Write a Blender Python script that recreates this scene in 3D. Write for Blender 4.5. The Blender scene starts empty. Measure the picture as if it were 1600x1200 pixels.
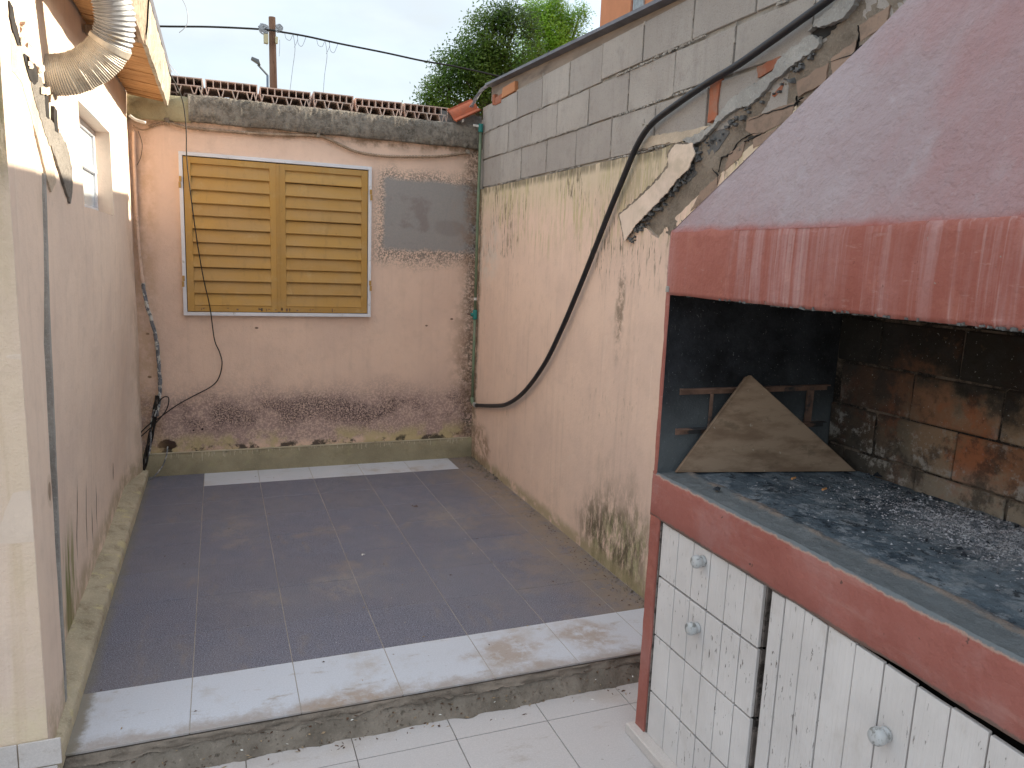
import bpy, bmesh, math, random
import numpy as np
from mathutils import Vector, Matrix, noise as mnoise
random.seed(7)
S = bpy.context.scene
COL = S.collection
# ------------------------------------------------------------------ camera
F, YAW, PITCH, ROLL = 1161.95, 0.3782, 0.1657, 0.0397
CAM = Vector((0.1187, -4.9469, 1.4988))
cy, sy = math.cos(YAW), math.sin(YAW)
FWD = Vector((sy*math.cos(PITCH), cy*math.cos(PITCH), -math.sin(PITCH)))
_r = Vector((cy, -sy, 0)); _u = _r.cross(FWD)
RT = _r*math.cos(ROLL)+_u*math.sin(ROLL); UP = -_r*math.sin(ROLL)+_u*math.cos(ROLL)
cd = bpy.data.cameras.new('camera'); cam = bpy.data.objects.new('camera', cd); COL.objects.link(cam)
M4 = Matrix((RT, UP, -FWD)).transposed().to_4x4(); M4.translation = CAM; cam.matrix_world = M4
cd.sensor_width = 36; cd.lens = 36*F/1600; cd.clip_start = .02; cd.clip_end = 2000
S.camera = cam
# ------------------------------------------------------------------ light
SUN_EL, SUN_AZ = math.atan(.40), math.radians(1.2)          # azimuth measured from +X towards +Y
S.view_settings.view_transform = 'Standard'; S.view_settings.look = 'None'
S.view_settings.gamma = 1; S.view_settings.use_curve_mapping = False
S.view_settings.exposure = 2.14
w = bpy.data.worlds.new('World'); S.world = w; w.use_nodes = True
nt = w.node_tree; nt.nodes.clear()
sky = nt.nodes.new('ShaderNodeTexSky'); sky.sky_type = 'NISHITA'; sky.sun_disc = False
sky.sun_elevation = SUN_EL; sky.sun_rotation = math.radians(90)-SUN_AZ
sky.air_density = 1.0; sky.dust_density = 2.0
tc = nt.nodes.new('ShaderNodeTexCoord'); mp = nt.nodes.new('ShaderNodeMapping'); mp.inputs['Scale'].default_value = (1, 1, 2.6)
nt.links.new(tc.outputs['Generated'], mp.inputs['Vector'])
nz = nt.nodes.new('ShaderNodeTexNoise'); nz.inputs['Scale'].default_value = 2.2; nz.inputs['Detail'].default_value = 5
nz.inputs['Roughness'].default_value = .5
nt.links.new(mp.outputs[0], nz.inputs['Vector'])
mr = nt.nodes.new('ShaderNodeMapRange'); mr.interpolation_type = 'SMOOTHSTEP'
mr.inputs['From Min'].default_value = .3; mr.inputs['From Max'].default_value = .7
mr.inputs['To Min'].default_value = .55; mr.inputs['To Max'].default_value = .97
nt.links.new(nz.outputs['Fac'], mr.inputs['Value'])
mx = nt.nodes.new('ShaderNodeMix'); mx.data_type = 'RGBA'
nt.links.new(mr.outputs[0], mx.inputs['Factor']); nt.links.new(sky.outputs[0], mx.inputs['A'])
sx = nt.nodes.new('ShaderNodeSeparateXYZ'); nt.links.new(tc.outputs['Generated'], sx.inputs[0])
el = nt.nodes.new('ShaderNodeMapRange'); nt.links.new(sx.outputs['Z'], el.inputs['Value'])
el.inputs['To Min'].default_value = .66; el.inputs['To Max'].default_value = 1.9      # overcast sky: brighter overhead than near the horizon
cl = nt.nodes.new('ShaderNodeVectorMath'); cl.operation = 'SCALE'; cl.inputs[0].default_value = (2.12, 2.30, 2.38); nt.links.new(el.outputs[0], cl.inputs['Scale'])
n2 = nt.nodes.new('ShaderNodeTexNoise'); n2.inputs['Scale'].default_value = 3.6; n2.inputs['Detail'].default_value = 6; nt.links.new(mp.outputs[0], n2.inputs['Vector'])
m2 = nt.nodes.new('ShaderNodeMapRange'); m2.inputs['From Min'].default_value = .35; m2.inputs['From Max'].default_value = .65; m2.inputs['To Min'].default_value = .86; m2.inputs['To Max'].default_value = 1.12
nt.links.new(n2.outputs['Fac'], m2.inputs['Value'])
cs = nt.nodes.new('ShaderNodeVectorMath'); cs.operation = 'SCALE'; nt.links.new(cl.outputs[0], cs.inputs[0]); nt.links.new(m2.outputs[0], cs.inputs['Scale'])
nt.links.new(cs.outputs[0], mx.inputs['B'])
bg = nt.nodes.new('ShaderNodeBackground'); bg.inputs['Strength'].default_value = .1
nt.links.new(mx.outputs['Result'], bg.inputs['Color'])
wo = nt.nodes.new('ShaderNodeOutputWorld'); nt.links.new(bg.outputs[0], wo.inputs['Surface'])
sd = bpy.data.lights.new('sun', 'SUN'); sd.energy = 2.7; sd.angle = math.radians(.6); sd.color = (1, .88, .70)
sun = bpy.data.objects.new('sun', sd); COL.objects.link(sun)
sdir = Vector((math.cos(SUN_EL)*math.cos(SUN_AZ), math.cos(SUN_EL)*math.sin(SUN_AZ), math.sin(SUN_EL)))
sun.rotation_euler = sdir.to_track_quat('Z', 'Y').to_euler(); sun.location = sdir*30

# ------------------------------------------------------------------ measuring on real planes
def at(px, py, X=None, Y=None, Z=None):
    d = RT*((px-800)/F)-UP*((py-600)/F)+FWD
    t = (X-CAM.x)/d.x if X is not None else (Y-CAM.y)/d.y if Y is not None else (Z-CAM.z)/d.z
    return CAM+d*t

# ------------------------------------------------------------------ material writer
class Mt:
    def __init__(s, name):
        s.m = bpy.data.materials.new(name); s.m.use_nodes = True; s.t = s.m.node_tree; s.t.nodes.clear()
        g = s.n('ShaderNodeNewGeometry'); s.pos = g.outputs['Position']
        s.oi = None
    def n(s, t, **k):
        x = s.t.nodes.new(t)
        for a, b in k.items(): setattr(x, a, b)
        return x
    def put(s, sock, v):
        if isinstance(v, bpy.types.NodeSocket): s.t.links.new(v, sock)
        elif v is None: pass
        else:
            if isinstance(v, (tuple, list)) and len(v) == 3 and sock.type == 'RGBA': v = (*v, 1)
            sock.default_value = v
    def ma(s, op, a, b=None, c=None, clamp=False):
        x = s.n('ShaderNodeMath', operation=op, use_clamp=clamp); s.put(x.inputs[0], a); s.put(x.inputs[1], b)
        if c is not None: s.put(x.inputs[2], c)
        return x.outputs[0]
    def mul(s, a, b): return s.ma('MULTIPLY', a, b)
    def add(s, a, b): return s.ma('ADD', a, b)
    def inv(s, a): return s.ma('SUBTRACT', 1.0, a, clamp=True)
    def sm(s, v, a, b, lo=0., hi=1.):
        x = s.n('ShaderNodeMapRange', interpolation_type='SMOOTHSTEP'); s.put(x.inputs[0], v)
        for i, q in enumerate((a, b, lo, hi)): s.put(x.inputs[i+1], q)
        return x.outputs[0]
    def mix(s, f, a, b, mode='MIX'):
        x = s.n('ShaderNodeMix', data_type='RGBA', blend_type=mode); s.put(x.inputs['Factor'], f); s.put(x.inputs['A'], a); s.put(x.inputs['B'], b)
        return x.outputs['Result']
    def vec(s, sc=(1, 1, 1), off=(0, 0, 0), src=None):
        x = s.n('ShaderNodeMapping'); s.put(x.inputs['Vector'], src or s.pos); x.inputs['Scale'].default_value = sc; x.inputs['Location'].default_value = off
        return x.outputs[0]
    def noi(s, scale, detail=4, rough=.55, sc=None, off=(0, 0, 0), src=None):
        x = s.n('ShaderNodeTexNoise'); s.put(x.inputs['Vector'], s.vec(sc or (1, 1, 1), off, src))
        x.inputs['Scale'].default_value = scale; x.inputs['Detail'].default_value = detail; x.inputs['Roughness'].default_value = rough
        return x.outputs['Fac']
    def vor(s, scale, sc=None, feature='F1', src=None):
        x = s.n('ShaderNodeTexVoronoi', feature=feature); s.put(x.inputs['Vector'], s.vec(sc or (1, 1, 1), (0, 0, 0), src)); x.inputs['Scale'].default_value = scale
        return x.outputs['Distance']
    def xyz(s):
        x = s.n('ShaderNodeSeparateXYZ'); s.put(x.inputs[0], s.pos); return x.outputs
    def rnd(s):
        if s.oi is None: s.oi = s.n('ShaderNodeObjectInfo').outputs['Random']
        return s.oi
    def ell(s, c, r, wob=.35, ns=6, lo=1.0, hi=.55, sc=None):
        """soft blob on a wall: c centre, r radii (None axis = ignored, radius 1e3)"""
        v = s.n('ShaderNodeVectorMath', operation='SUBTRACT'); s.put(v.inputs[0], s.pos); v.inputs[1].default_value = c
        q = s.n('ShaderNodeVectorMath', operation='DIVIDE'); s.put(q.inputs[0], v.outputs[0]); q.inputs[1].default_value = r
        l = s.n('ShaderNodeVectorMath', operation='LENGTH'); s.put(l.inputs[0], q.outputs[0])
        n = s.noi(ns, 5, .6, sc=sc)
        d = s.add(l.outputs['Value'], s.mul(s.ma('SUBTRACT', n, .5), wob*2))
        return s.sm(d, lo, hi)
    def bump(s, h, dist=.004, st=1.0, nrm=None):
        x = s.n('ShaderNodeBump'); x.inputs['Distance'].default_value = dist; x.inputs['Strength'].default_value = st; s.put(x.inputs['Height'], h)
        if nrm is not None: s.put(x.inputs['Normal'], nrm)
        return x.outputs[0]
    def out(s, col, rough=.85, bump=None, metal=0., spec=.3, alpha=None, trans=None, ior=None, sub=None):
        p = s.n('ShaderNodeBsdfPrincipled'); s.put(p.inputs['Base Color'], col); s.put(p.inputs['Roughness'], rough)
        s.put(p.inputs['Metallic'], metal); s.put(p.inputs['Specular IOR Level'], spec)
        if bump is not None: s.put(p.inputs['Normal'], bump)
        if trans is not None: s.put(p.inputs['Transmission Weight'], trans)
        o = s.n('ShaderNodeOutputMaterial'); sh = p.outputs[0]
        if sub is not None:
            tr = s.n('ShaderNodeBsdfTranslucent'); s.put(tr.inputs['Color'], sub); ms = s.n('ShaderNodeMixShader'); ms.inputs[0].default_value = .45
            s.t.links.new(sh, ms.inputs[1]); s.t.links.new(tr.outputs[0], ms.inputs[2]); sh = ms.outputs[0]
        s.t.links.new(sh, o.inputs['Surface']); return s.m

def simple(name, c, rough=.8, var=.15, ns=20, bumpd=.0015, bns=90, metal=0., spec=.3, c2=None, f2=(.5, .7), ns2=8, sc=None):
    m = Mt(name); n = m.noi(ns, 4, .6, sc=sc)
    c_ = m.mix(m.sm(n, .3, .7), tuple(x*(1-var) for x in c), tuple(min(1, x*(1+var)) for x in c))
    if c2: c_ = m.mix(m.sm(m.noi(ns2, 6, .65, sc=sc, off=(3.1, 1.7, .4)), *f2), c_, c2)
    return m.out(c_, rough, m.bump(m.noi(bns, 4, .6, sc=sc), bumpd) if bumpd else None, metal, spec)

def plaster(name, base, masks, streak_axis, streak=.35, stucco=.0035, sscale=170, mott=None, extra=None):
    """masks: list of (mask_socket_fn, colour, strength)"""
    m = Mt(name)
    b2 = tuple(x*.84 for x in base)
    c = m.mix(m.sm(m.noi(2.2, 6, .6), .35, .68), base, mott or (base[0]*.9, base[1]*.9, base[2]*.92))
    c = m.mix(m.mul(m.sm(m.noi(14, 5, .65), .48, .72), .5), c, b2)
    st = m.noi(1, 6, .62, sc=(22, 22, 1.1)); c = m.mix(m.mul(m.sm(st, .5, .78), streak), c, (base[0]*.62, base[1]*.62, base[2]*.62))
    st2 = m.noi(1, 5, .6, sc=(34, 34, 1.6), off=(5, 2, 9)); c = m.mix(m.mul(m.sm(st2, .58, .8), streak*.9), c, (min(1, base[0]*1.18), min(1, base[1]*1.3), min(1, base[2]*1.36)))
    # small pits and chips
    pit = m.mul(m.sm(m.noi(60, 2, .5, off=(7, 3, 1)), .77, .8), m.sm(m.noi(3, 3), .5, .62)); c = m.mix(m.mul(pit, .8), c, (.12, .075, .05))
    for fn, col, s_ in masks: c = m.mix(m.mul(fn(m), s_), c, col)
    sp = m.noi(sscale, 3, .7); sp2 = m.noi(30, 4, .6)
    h = m.add(m.mul(sp, .6), m.mul(sp2, .8)); 
    return m.out(c, .93, m.bump(h, stucco), spec=.15)

def speck(m, sc=90, lo=.47, hi=.56): return m.sm(m.noi(sc, 3, .75), lo, hi)

# ---- back wall (pink stucco) ----
MT = {}
P = (.79, .585, .465)
def band(ax, lo0, lo1, hi0, hi1, wob=.1, ns=5, sc=None):
    def f(m):
        v = m.add(m.xyz()[ax], m.mul(m.ma('SUBTRACT', m.noi(ns, 6, .65, sc=sc), .5), wob*2))
        return m.mul(m.sm(v, lo0, lo1), m.sm(v, hi0, hi1, 1., 0.))
    return f
def bx_mask(x0, x1, z0, z1, soft, wob):
    def f(m):
        w1 = m.mul(m.ma('SUBTRACT', m.noi(7, 6, .7), .5), wob*2); x = m.add(m.xyz()[0], w1); z = m.add(m.xyz()[2], m.mul(m.ma('SUBTRACT', m.noi(9, 6, .7, off=(4, 4, 4)), .5), wob*2))
        a = m.mul(m.sm(x, x0-soft, x0+soft), m.sm(x, x1-soft, x1+soft, 1., 0.)); b = m.mul(m.sm(z, z0-soft, z0+soft), m.sm(z, z1-soft, z1+soft, 1., 0.))
        return m.mul(a, b)
    return f
_b1 = band(2, .24, .36, .42, .56, .13, 3.2)
def backmasks():
    L = []
    L.append((lambda m: m.mul(band(2, .14, .22, .42, .66, .13, 4)(m), m.add(.35, m.mul(speck(m, 70, .42, .55), .6))), (.31, .22, .21), .85))
    L.append((lambda m: m.mul(m.mul(_b1(m), speck(m, 110, .47, .53)), m.sm(m.noi(3.1, 4, .6, off=(2, 1, 1)), .42, .55)), (.085, .062, .06), .9))
    L.append((lambda m: m.mul(band(2, .05, .15, .20, .30, .05, 8)(m), m.sm(m.noi(5, 4, .6, off=(9, 1, 1)), .42, .55)), (.52, .44, .22), .75))
    L.append((lambda m: m.mul(band(2, .05, .15, .175, .20, .03, 20)(m), m.sm(m.noi(6, 5, .7, off=(1, 8, 1)), .5, .58)), (.05, .045, .04), .9))
    # cement patch upper right
    L.append((lambda m: m.mul(bx_mask(1.15, 1.95, 1.44, 2.07, .06, .08)(m), speck(m, 95, .44, .55)), (.17, .155, .14), .85))
    L.append((lambda m: m.mul(bx_mask(1.20, 1.92, 1.535, 2.02, .022, .035)(m), 1.), (.30, .29, .285), .96))
    L.append((lambda m: m.mul(bx_mask(1.24, 1.52, 1.68, 1.90, .02, .07)(m), m.sm(m.noi(4.5, 5, .6, off=(2, 2, 8)), .40, .52)), (.22, .185, .18), .6))
    L.append((lambda m: m.mul(m.ell((1.68, .31, 1.70), (.14, 1e3, .07), .3, 8, 1., .6), 1.), (.215, .19, .185), .4))
    L.append((lambda m: m.mul(band(0, 1.76, 1.86, 3, 4, .09, 4, (1, 1, .6))(m), speck(m, 60, .42, .55)), (.07, .06, .045), .8))
    L.append((lambda m: m.mul(band(0, 1.66, 1.84, 3, 4, .12, 3, (1, 1, .6))(m), m.sm(m.noi(11, 5, .7), .4, .6)), (.30, .19, .13), .55))
    # darker mottled line under the beam and rust below window
    L.append((lambda m: m.mul(band(2, 2.19, 2.26, 4, 5, .03, 9)(m), m.sm(m.noi(9, 5, .7), .4, .65)), (.18, .12, .07), .75))
    L.append((lambda m: m.ell((-.22, .31, .205), (.07, 1e3, .035), .6, 22, 1., .75), (.05, .03, .025), .95))
    L.append((lambda m: m.ell((-.005, .31, .30), (.009, 1e3, .008), .1), (.02, .012, .01), .95))
    L.append((lambda m: m.ell((-.06, .31, .295), (.008, 1e3, .007), .1), (.02, .012, .01), .95))
    for x, z in ((-.31, .94), (-.31, .66), (1.52, 1.0), (1.71, 1.05), (.35, .98)):
        L.append((lambda m, x=x, z=z: m.ell((x, .31, z), (.014, 1e3, .009), .4, 30), (.1, .06, .04), .85))
    L.append((lambda m: m.mul(band(0, -2, -1.9, -.28, -.2, .06, 4)(m), m.sm(m.noi(8, 5, .7), .35, .6)), (.48, .31, .17), .5))
    return L
MT['back'] = plaster('pink_stucco', P, backmasks(), 0, .18, .0045, 190)
# ---- left wall ----
PL = (.79, .645, .53)
def leftmasks():
    L = []
    st = lambda m: m.noi(1, 5, .6, sc=(60, 60, 4))
    L.append((lambda m: m.mul(m.ell((-.36, -1.90, .20), (1e3, .17, .34), .5, 9, 1., .35, sc=(3, 3, .7)), m.sm(st(m), .36, .6)), (.20, .21, .06), .9))
    L.append((lambda m: m.mul(m.ell((-.36, -1.93, .13), (1e3, .09, .22), .5, 9, 1., .3, sc=(3, 3, .7)), 1.), (.16, .18, .05), .75))
    for y, z, h in ((-1.50, .36, .20), (-1.22, .30, .14), (-1.72, .42, .2), (-1.35, .25, .1)):
        L.append((lambda m, y=y, z=z, h=h: m.ell((-.36, y, z), (1e3, .014, h), .5, 14, 1., .5, sc=(3, 3, .5)), (.10, .075, .05), .75))
    L.append((lambda m: m.mul(band(2, -1, -.9, .12, .22, .05, 7)(m), m.sm(m.noi(9, 5, .7), .35, .6)), (.33, .27, .16), .6))
    L.append((lambda m: m.mul(band(1, -.1, .2, 3, 4, .1, 4)(m), m.sm(m.noi(6, 5, .7), .4, .65)), (.40, .30, .20), .4))
    L.append((lambda m: m.ell((-.36, -2.47, .765), (1e3, .020, .03), .4, 24, 1., .8), (.10, .06, .04), .9))
    L.append((lambda m: m.ell((-.36, -2.47, .765), (1e3, .042, .06), .3, 24, 1., .7), (.50, .40, .30), .45))
    L.append((lambda m: m.ell((-.36, -.62, .30), (1e3, .02, .05), .4, 24, 1., .8), (.10, .06, .04), .8))
    L.append((lambda m: m.mul(m.ell((-.36, -2.2, 1.95), (1e3, .45, .45), .5, 6, 1., .3), m.sm(m.noi(10, 5, .7), .35, .7)), (.45, .38, .28), .6))
    return L
MT['left'] = plaster('pale_pink_plaster', PL, leftmasks(), 1, .28, .002, 90)
# front (near) face of the same house: more orange with yellow edges and black mould high up
def frontmasks():
    L = []
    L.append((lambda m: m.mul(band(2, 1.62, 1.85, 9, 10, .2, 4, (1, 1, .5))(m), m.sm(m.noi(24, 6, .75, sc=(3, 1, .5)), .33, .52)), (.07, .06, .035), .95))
    L.append((lambda m: m.mul(band(2, 1.2, 1.9, 9, 10, .3, 4, (4, 1, .5))(m), m.sm(m.noi(6, 6, .7, sc=(3, 1, .3)), .35, .6)), (.46, .36, .18), .5))
    L.append((lambda m: m.mul(band(0, -.45, -.40, 3, 4, .02, 7, (1, 1, .3))(m), m.sm(m.noi(4, 6, .7), .35, .6)), (.74, .62, .38), .2))
    L.append((lambda m: m.mul(band(2, -1, -.9, .15, .27, .05, 9)(m), m.sm(m.noi(5, 6, .7), .3, .6)), (.76, .66, .42), .4))
    L.append((lambda m: m.sm(m.noi(1, 4, .6, sc=(20, 20, .9), off=(3, 3, 3)), .55, .7), (.64, .49, .33), .45))
    return L
MT['front'] = plaster('orange_pink_plaster', (.79, .62, .50), frontmasks(), 0, .25, .004, 130)
# ---- right wall render ----
def rightmasks():
    L = []
    st = lambda m, o=0: m.noi(1, 6, .66, sc=(40, 40, 5), off=(o, o, o))
    L.append((lambda m: m.mul(band(2, 1.70, 1.96, 3, 4, .10, 3.3)(m), 1.), (.60, .53, .37), .62))
    L.append((lambda m: m.mul(band(2, 1.45, 1.75, 3, 4, .22, 2.6)(m), m.mul(m.sm(st(m, 2), .45, .65), m.sm(m.noi(2.1, 4, .6, off=(3, 3, 1)), .36, .54))), (.50, .44, .24), .8))
    L.append((lambda m: m.mul(band(2, 1.93, 1.97, 3, 4, .02, 16)(m), m.sm(st(m, 7), .36, .55)), (.16, .14, .10), .75))
    L.append((lambda m: m.mul(m.ell((1.89, -1.95, 1.86), (1e3, .55, .22), .6, 4, 1., .3), m.sm(m.noi(1, 6, .7, sc=(18, 18, 5)), .36, .6)), (.42, .36, .24), .75))
    L.append((lambda m: m.mul(m.mul(band(2, 1.25, 1.6, 3, 4, .2, 3)(m), m.sm(m.noi(2.6, 4, .6, off=(1, 9, 3)), .50, .60)), m.sm(m.noi(1, 5, .7, sc=(60, 60, 9), off=(5, 5, 5)), .53, .63)), (.12, .10, .06), .8))
    L.append((lambda m: m.mul(m.sm(m.noi(1, 5, .7, sc=(80, 80, 10), off=(15, 5, 5)), .63, .67), m.sm(m.noi(2.3, 3, .6, off=(1, 6, 3)), .45, .6)), (.80, .70, .58), .75))
    L.append((lambda m: m.mul(m.sm(m.noi(1, 5, .7, sc=(70, 70, 9), off=(5, 25, 5)), .61, .66), m.sm(m.noi(1.9, 3, .6, off=(8, 6, 3)), .5, .62)), (.24, .18, .11), .6))
    # moss at the foot near the grill
    L.append((lambda m: m.mul(m.ell((1.89, -1.92, .10), (1e3, .50, .50), .45, 7, 1., .3, sc=(1, 1, .55)), m.sm(m.noi(1, 8, .78, sc=(20, 20, 8)), .37, .58)), (.085, .072, .042), .92))
    L.append((lambda m: m.mul(m.ell((1.89, -2.0, .05), (1e3, .46, .40), .45, 7, 1., .3, sc=(1, 1, .55)), m.sm(m.noi(1, 8, .78, sc=(22, 22, 8), off=(4, 4, 4)), .44, .62)), (.42, .40, .22), .7))
    L.append((lambda m: m.mul(band(2, -1, -.9, .03, .09, .04, 9)(m), m.sm(m.noi(12, 5, .7), .3, .55)), (.34, .29, .17), .75))
    # corner by the pipe
    L.append((lambda m: m.mul(band(1, .17, .25, 3, 4, .05, 5, (1, 1, .7))(m), m.sm(m.noi(8, 6, .75), .40, .55)), (.15, .12, .075), .75))
    L.append((lambda m: m.mul(m.ell((1.89, .12, .12), (1e3, .30, .22), .4, 8, 1., .5), m.sm(m.noi(14, 6, .75), .4, .6)), (.33, .22, .15), .8))
    L.append((lambda m: m.mul(m.ell((1.89, .05, 1.55), (1e3, .3, .3), .5, 5, 1., .5), m.sm(m.noi(5, 6, .75), .42, .58)), (.66, .60, .54), .6))
    L.append((lambda m: m.mul(m.ell((1.89, -1.84, 1.3), (1e3, .06, .34), .4, 9, 1., .3, sc=(2, 2, .4)), m.sm(m.noi(12, 5, .7), .4, .6)), (.18, .14, .10), .75))
    return L
MT['right'] = plaster('pink_render', (.80, .60, .485), rightmasks(), 1, .36, .0016, 70)

def cement(name, c, dark=(.08, .075, .065), amt=.6, bump=.004, ns=9, yel=None, f=(.5, .68)):
    m = Mt(name)
    k = m.mix(m.sm(m.noi(4, 6, .65), .3, .7), tuple(x*.8 for x in c), tuple(x*1.15 for x in c))
    k = m.mix(m.mul(m.sm(m.noi(ns, 8, .75), *f), amt), k, dark)
    if yel: k = m.mix(m.mul(m.sm(m.noi(11, 6, .7, off=(3, 3, 3)), .55, .66), .7), k, yel)
    k = m.mix(m.mul(m.sm(m.noi(140, 2, .7), .55, .7), .35), k, tuple(min(1, x*1.6) for x in c))
    h = m.add(m.mul(m.noi(60, 6, .7), 1.), m.mul(m.noi(12, 5, .6), 1.2))
    return m.out(k, .93, m.bump(h, bump), spec=.15)
MT['beam'] = cement('weathered_beam_concrete', (.27, .24, .205), (.065, .056, .046), .8, .016, 22, (.32, .30, .25), (.40, .68))
MT['greencap'] = cement('mossy_cement', (.33, .30, .20), (.16, .14, .08), .5, .004)
MT['mortar'] = cement('brown_mortar', (.27, .225, .18), (.09, .075, .06), .55, .012, 12)
MT['mortar_grey'] = cement('grey_mortar', (.40, .39, .37), (.2, .18, .16), .45, .01, 9)
MT['mortar_dark'] = cement('dark_mortar', (.15, .15, .15), (.05, .05, .05), .6, .01, 9)
MT['mortar_shade_beige'] = cement('beige_mortar_and_shade', (.56, .47, .37), (.33, .26, .19), .5, .004, 9)  # beige mortar, also the colour of the painted shade band
MT['mortar_mid'] = cement('mid_mortar', (.27, .25, .225), (.09, .085, .08), .7, .012, 14)
MT['jointcore'] = cement('block_joint_mortar', (.36, .33, .295), (.15, .14, .125), .6, .006)
MT['slab'] = cement('floor_cement', (.235, .195, .16), (.12, .10, .08), .6, .004)
MT['grout'] = cement('dusty_grout', (.36, .32, .28), (.2, .17, .14), .5, .001)
MT['curb'] = cement('curb_cement', (.47, .41, .30), (.20, .16, .10), .6, .006, 13, (.56, .50, .28))
MT['ground'] = cement('ground_earth', (.20, .17, .13), (.1, .09, .07), .5, .01)
def blockm():
    m = Mt('concrete_block')
    c = m.mix(m.sm(m.noi(3, 5, .6), .3, .7), (.39, .355, .325), (.465, .43, .395))
    c = m.mix(m.mul(m.rnd(), .55), c, (.31, .28, .262))
    c = m.mix(m.mul(m.sm(m.noi(1, 5, .6, sc=(30, 30, 2)), .52, .75), .4), c, (.29, .26, .245))
    c = m.mix(m.mul(m.sm(m.noi(9, 7, .75, off=(1, 5, 2)), .50, .68), .45), c, (.27, .245, .225)); c = m.mix(m.mul(m.sm(m.noi(150, 3, .75), .58, .66), .6), c, (.22, .20, .19))
    c = m.mix(m.mul(m.sm(m.noi(200, 2, .7, off=(3, 1, 2)), .58, .7), .3), c, (.5, .48, .46))
    return m.out(c, .93, m.bump(m.add(m.noi(130, 5, .75), m.mul(m.noi(14, 4), 1.)), .005), spec=.15)
MT['block'] = blockm()
def brickm(name, c, dark, da=.4):
    m = Mt(name); k = m.mix(m.rnd(), tuple(x*.85 for x in c), tuple(x*1.15 for x in c))
    k = m.mix(m.mul(m.sm(m.noi(15, 6, .7), .45, .65), da), k, dark)
    return m.out(k, .9, m.bump(m.noi(70, 5, .7), .003), spec=.2)
MT['clay'] = brickm('hollow_clay', (.60, .44, .37), (.50, .44, .39), .8)
MT['redbrick'] = brickm('red_brick', (.36, .13, .075), (.30, .22, .17), .5)
MT['orangebrick'] = brickm('orange_brick', (.58, .26, .13), (.45, .25, .16), .4)
MT['oldbrick'] = brickm('old_brick', (.30, .215, .165), (.18, .14, .11), .6)
MT['rooftile'] = brickm('roof_tile_clay', (.44, .13, .07), (.22, .10, .07), .4)
# floor tiles
def greytile():
    m = Mt('grey_floor_tile')
    a = m.mix(m.sm(m.noi(230, 2, .85), .38, .66), (.066, .068, .094), (.28, .285, .36))
    a = m.mix(m.mul(m.rnd(), .18), a, (.125, .11, .11))
    d = m.sm(m.noi(1.7, 6, .62, off=(2, 5, 0)), .40, .68)
    a = m.mix(m.mul(d, .35), a, (.205, .195, .21))
    a = m.mix(m.mul(m.sm(m.noi(6, 7, .7, sc=(1.6, .5, 1), off=(1, 1, 1)), .53, .72), .40), a, (.25, .205, .165))
    a = m.mix(m.mul(m.sm(m.noi(2.6, 5, .6, off=(9, 4, 1)), .60, .70), .30), a, (.30, .235, .175))
    for c, r, s_ in (((.17, -.85, 0), (.10, .22, 1e3), .5), ((.62, -1.72, 0), (.16, .12, 1e3), .55), ((1.32, -.98, 0), (.12, .20, 1e3), .5), ((.3, -1.75, 0), (.12, .07, 1e3), .4), ((1.42, -1.45, 0), (.2, .1, 1e3), .4)):
        a = m.mix(m.mul(m.mul(m.ell(c, tuple(q*1.5 for q in r), 1.2, 6, 1., .1), m.sm(m.noi(10, 7, .75, sc=(1.3, .8, 1)), .38, .6)), s_*.7), a, (.34, .28, .22))
    # dirt washed along the right wall
    e = m.sm(m.add(m.xyz()[0], m.mul(m.ma('SUBTRACT', m.noi(4, 6, .7), .5), .5)), 1.42, 1.86)
    a = m.mix(m.mul(e, m.sm(m.noi(11, 7, .75), .33, .55, .35, 1.)), a, (.26, .205, .165))
    e2 = m.sm(m.add(m.xyz()[0], m.mul(m.ma('SUBTRACT', m.noi(9, 6, .7), .5), .06)), -.29, -.345)
    a = m.mix(m.mul(e2, .6), a, (.20, .18, .13))
    return m.out(a, m.sm(m.noi(5, 4), .3, .7, .42, .68), m.bump(m.noi(260, 2, .8), .0006), spec=.35)
MT['gtile'] = greytile()
def whitetile(name, base, dirt=.8, seed=0.):
    m = Mt(name)
    a = m.mix(m.sm(m.noi(180, 2, .8), .4, .65), tuple(x*.9 for x in base), base)
    a = m.mix(m.mul(m.rnd(), .14), a, (.42, .41, .42))
    a = m.mix(m.mul(m.sm(m.noi(2.3, 7, .68, off=(seed, 2, 0)), .52, .70), dirt*.75), a, (.36, .285, .21))
    a = m.mix(m.mul(m.sm(m.noi(9, 7, .75, sc=(.6, 1.6, 1), off=(seed, 4, 0)), .56, .70), dirt*.75), a, (.27, .20, .14))
    a = m.mix(m.mul(m.sm(m.noi(45, 3, .6, off=(seed, 4, 3)), .71, .75), dirt), a, (.14, .10, .07))
    # muddy lower edge of the strip
    e = m.sm(m.add(m.xyz()[1], m.mul(m.ma('SUBTRACT', m.noi(7, 7, .75, off=(seed, 0, 0)), .5), .26)), -2.55, -2.63) if seed == 0. else None
    if e is not None: a = m.mix(m.mul(e, .65), a, (.27, .20, .145))
    if seed == 0.:
        e2 = m.sm(m.add(m.xyz()[0], m.mul(m.ma('SUBTRACT', m.noi(14, 6, .75), .5), .09)), -.285, -.325); a = m.mix(m.mul(e2, .9), a, (.21, .185, .145))
        for c, r in (((1.13, -2.47, 0), (.13, .10, 1e3)), ((1.48, -2.44, 0), (.12, .10, 1e3)), ((.52, -2.6, 0), (.16, .05, 1e3))):
            a = m.mix(m.mul(m.mul(m.ell(c, tuple(q*1.5 for q in r), .9, 9, 1., .3), m.sm(m.noi(13, 7, .75), .36, .56)), .7), a, (.33, .24, .17))
    return m.out(a, m.sm(m.noi(4, 4), .3, .7, .35, .6), m.bump(m.noi(120, 3, .6), .0004), spec=.4)
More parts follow.
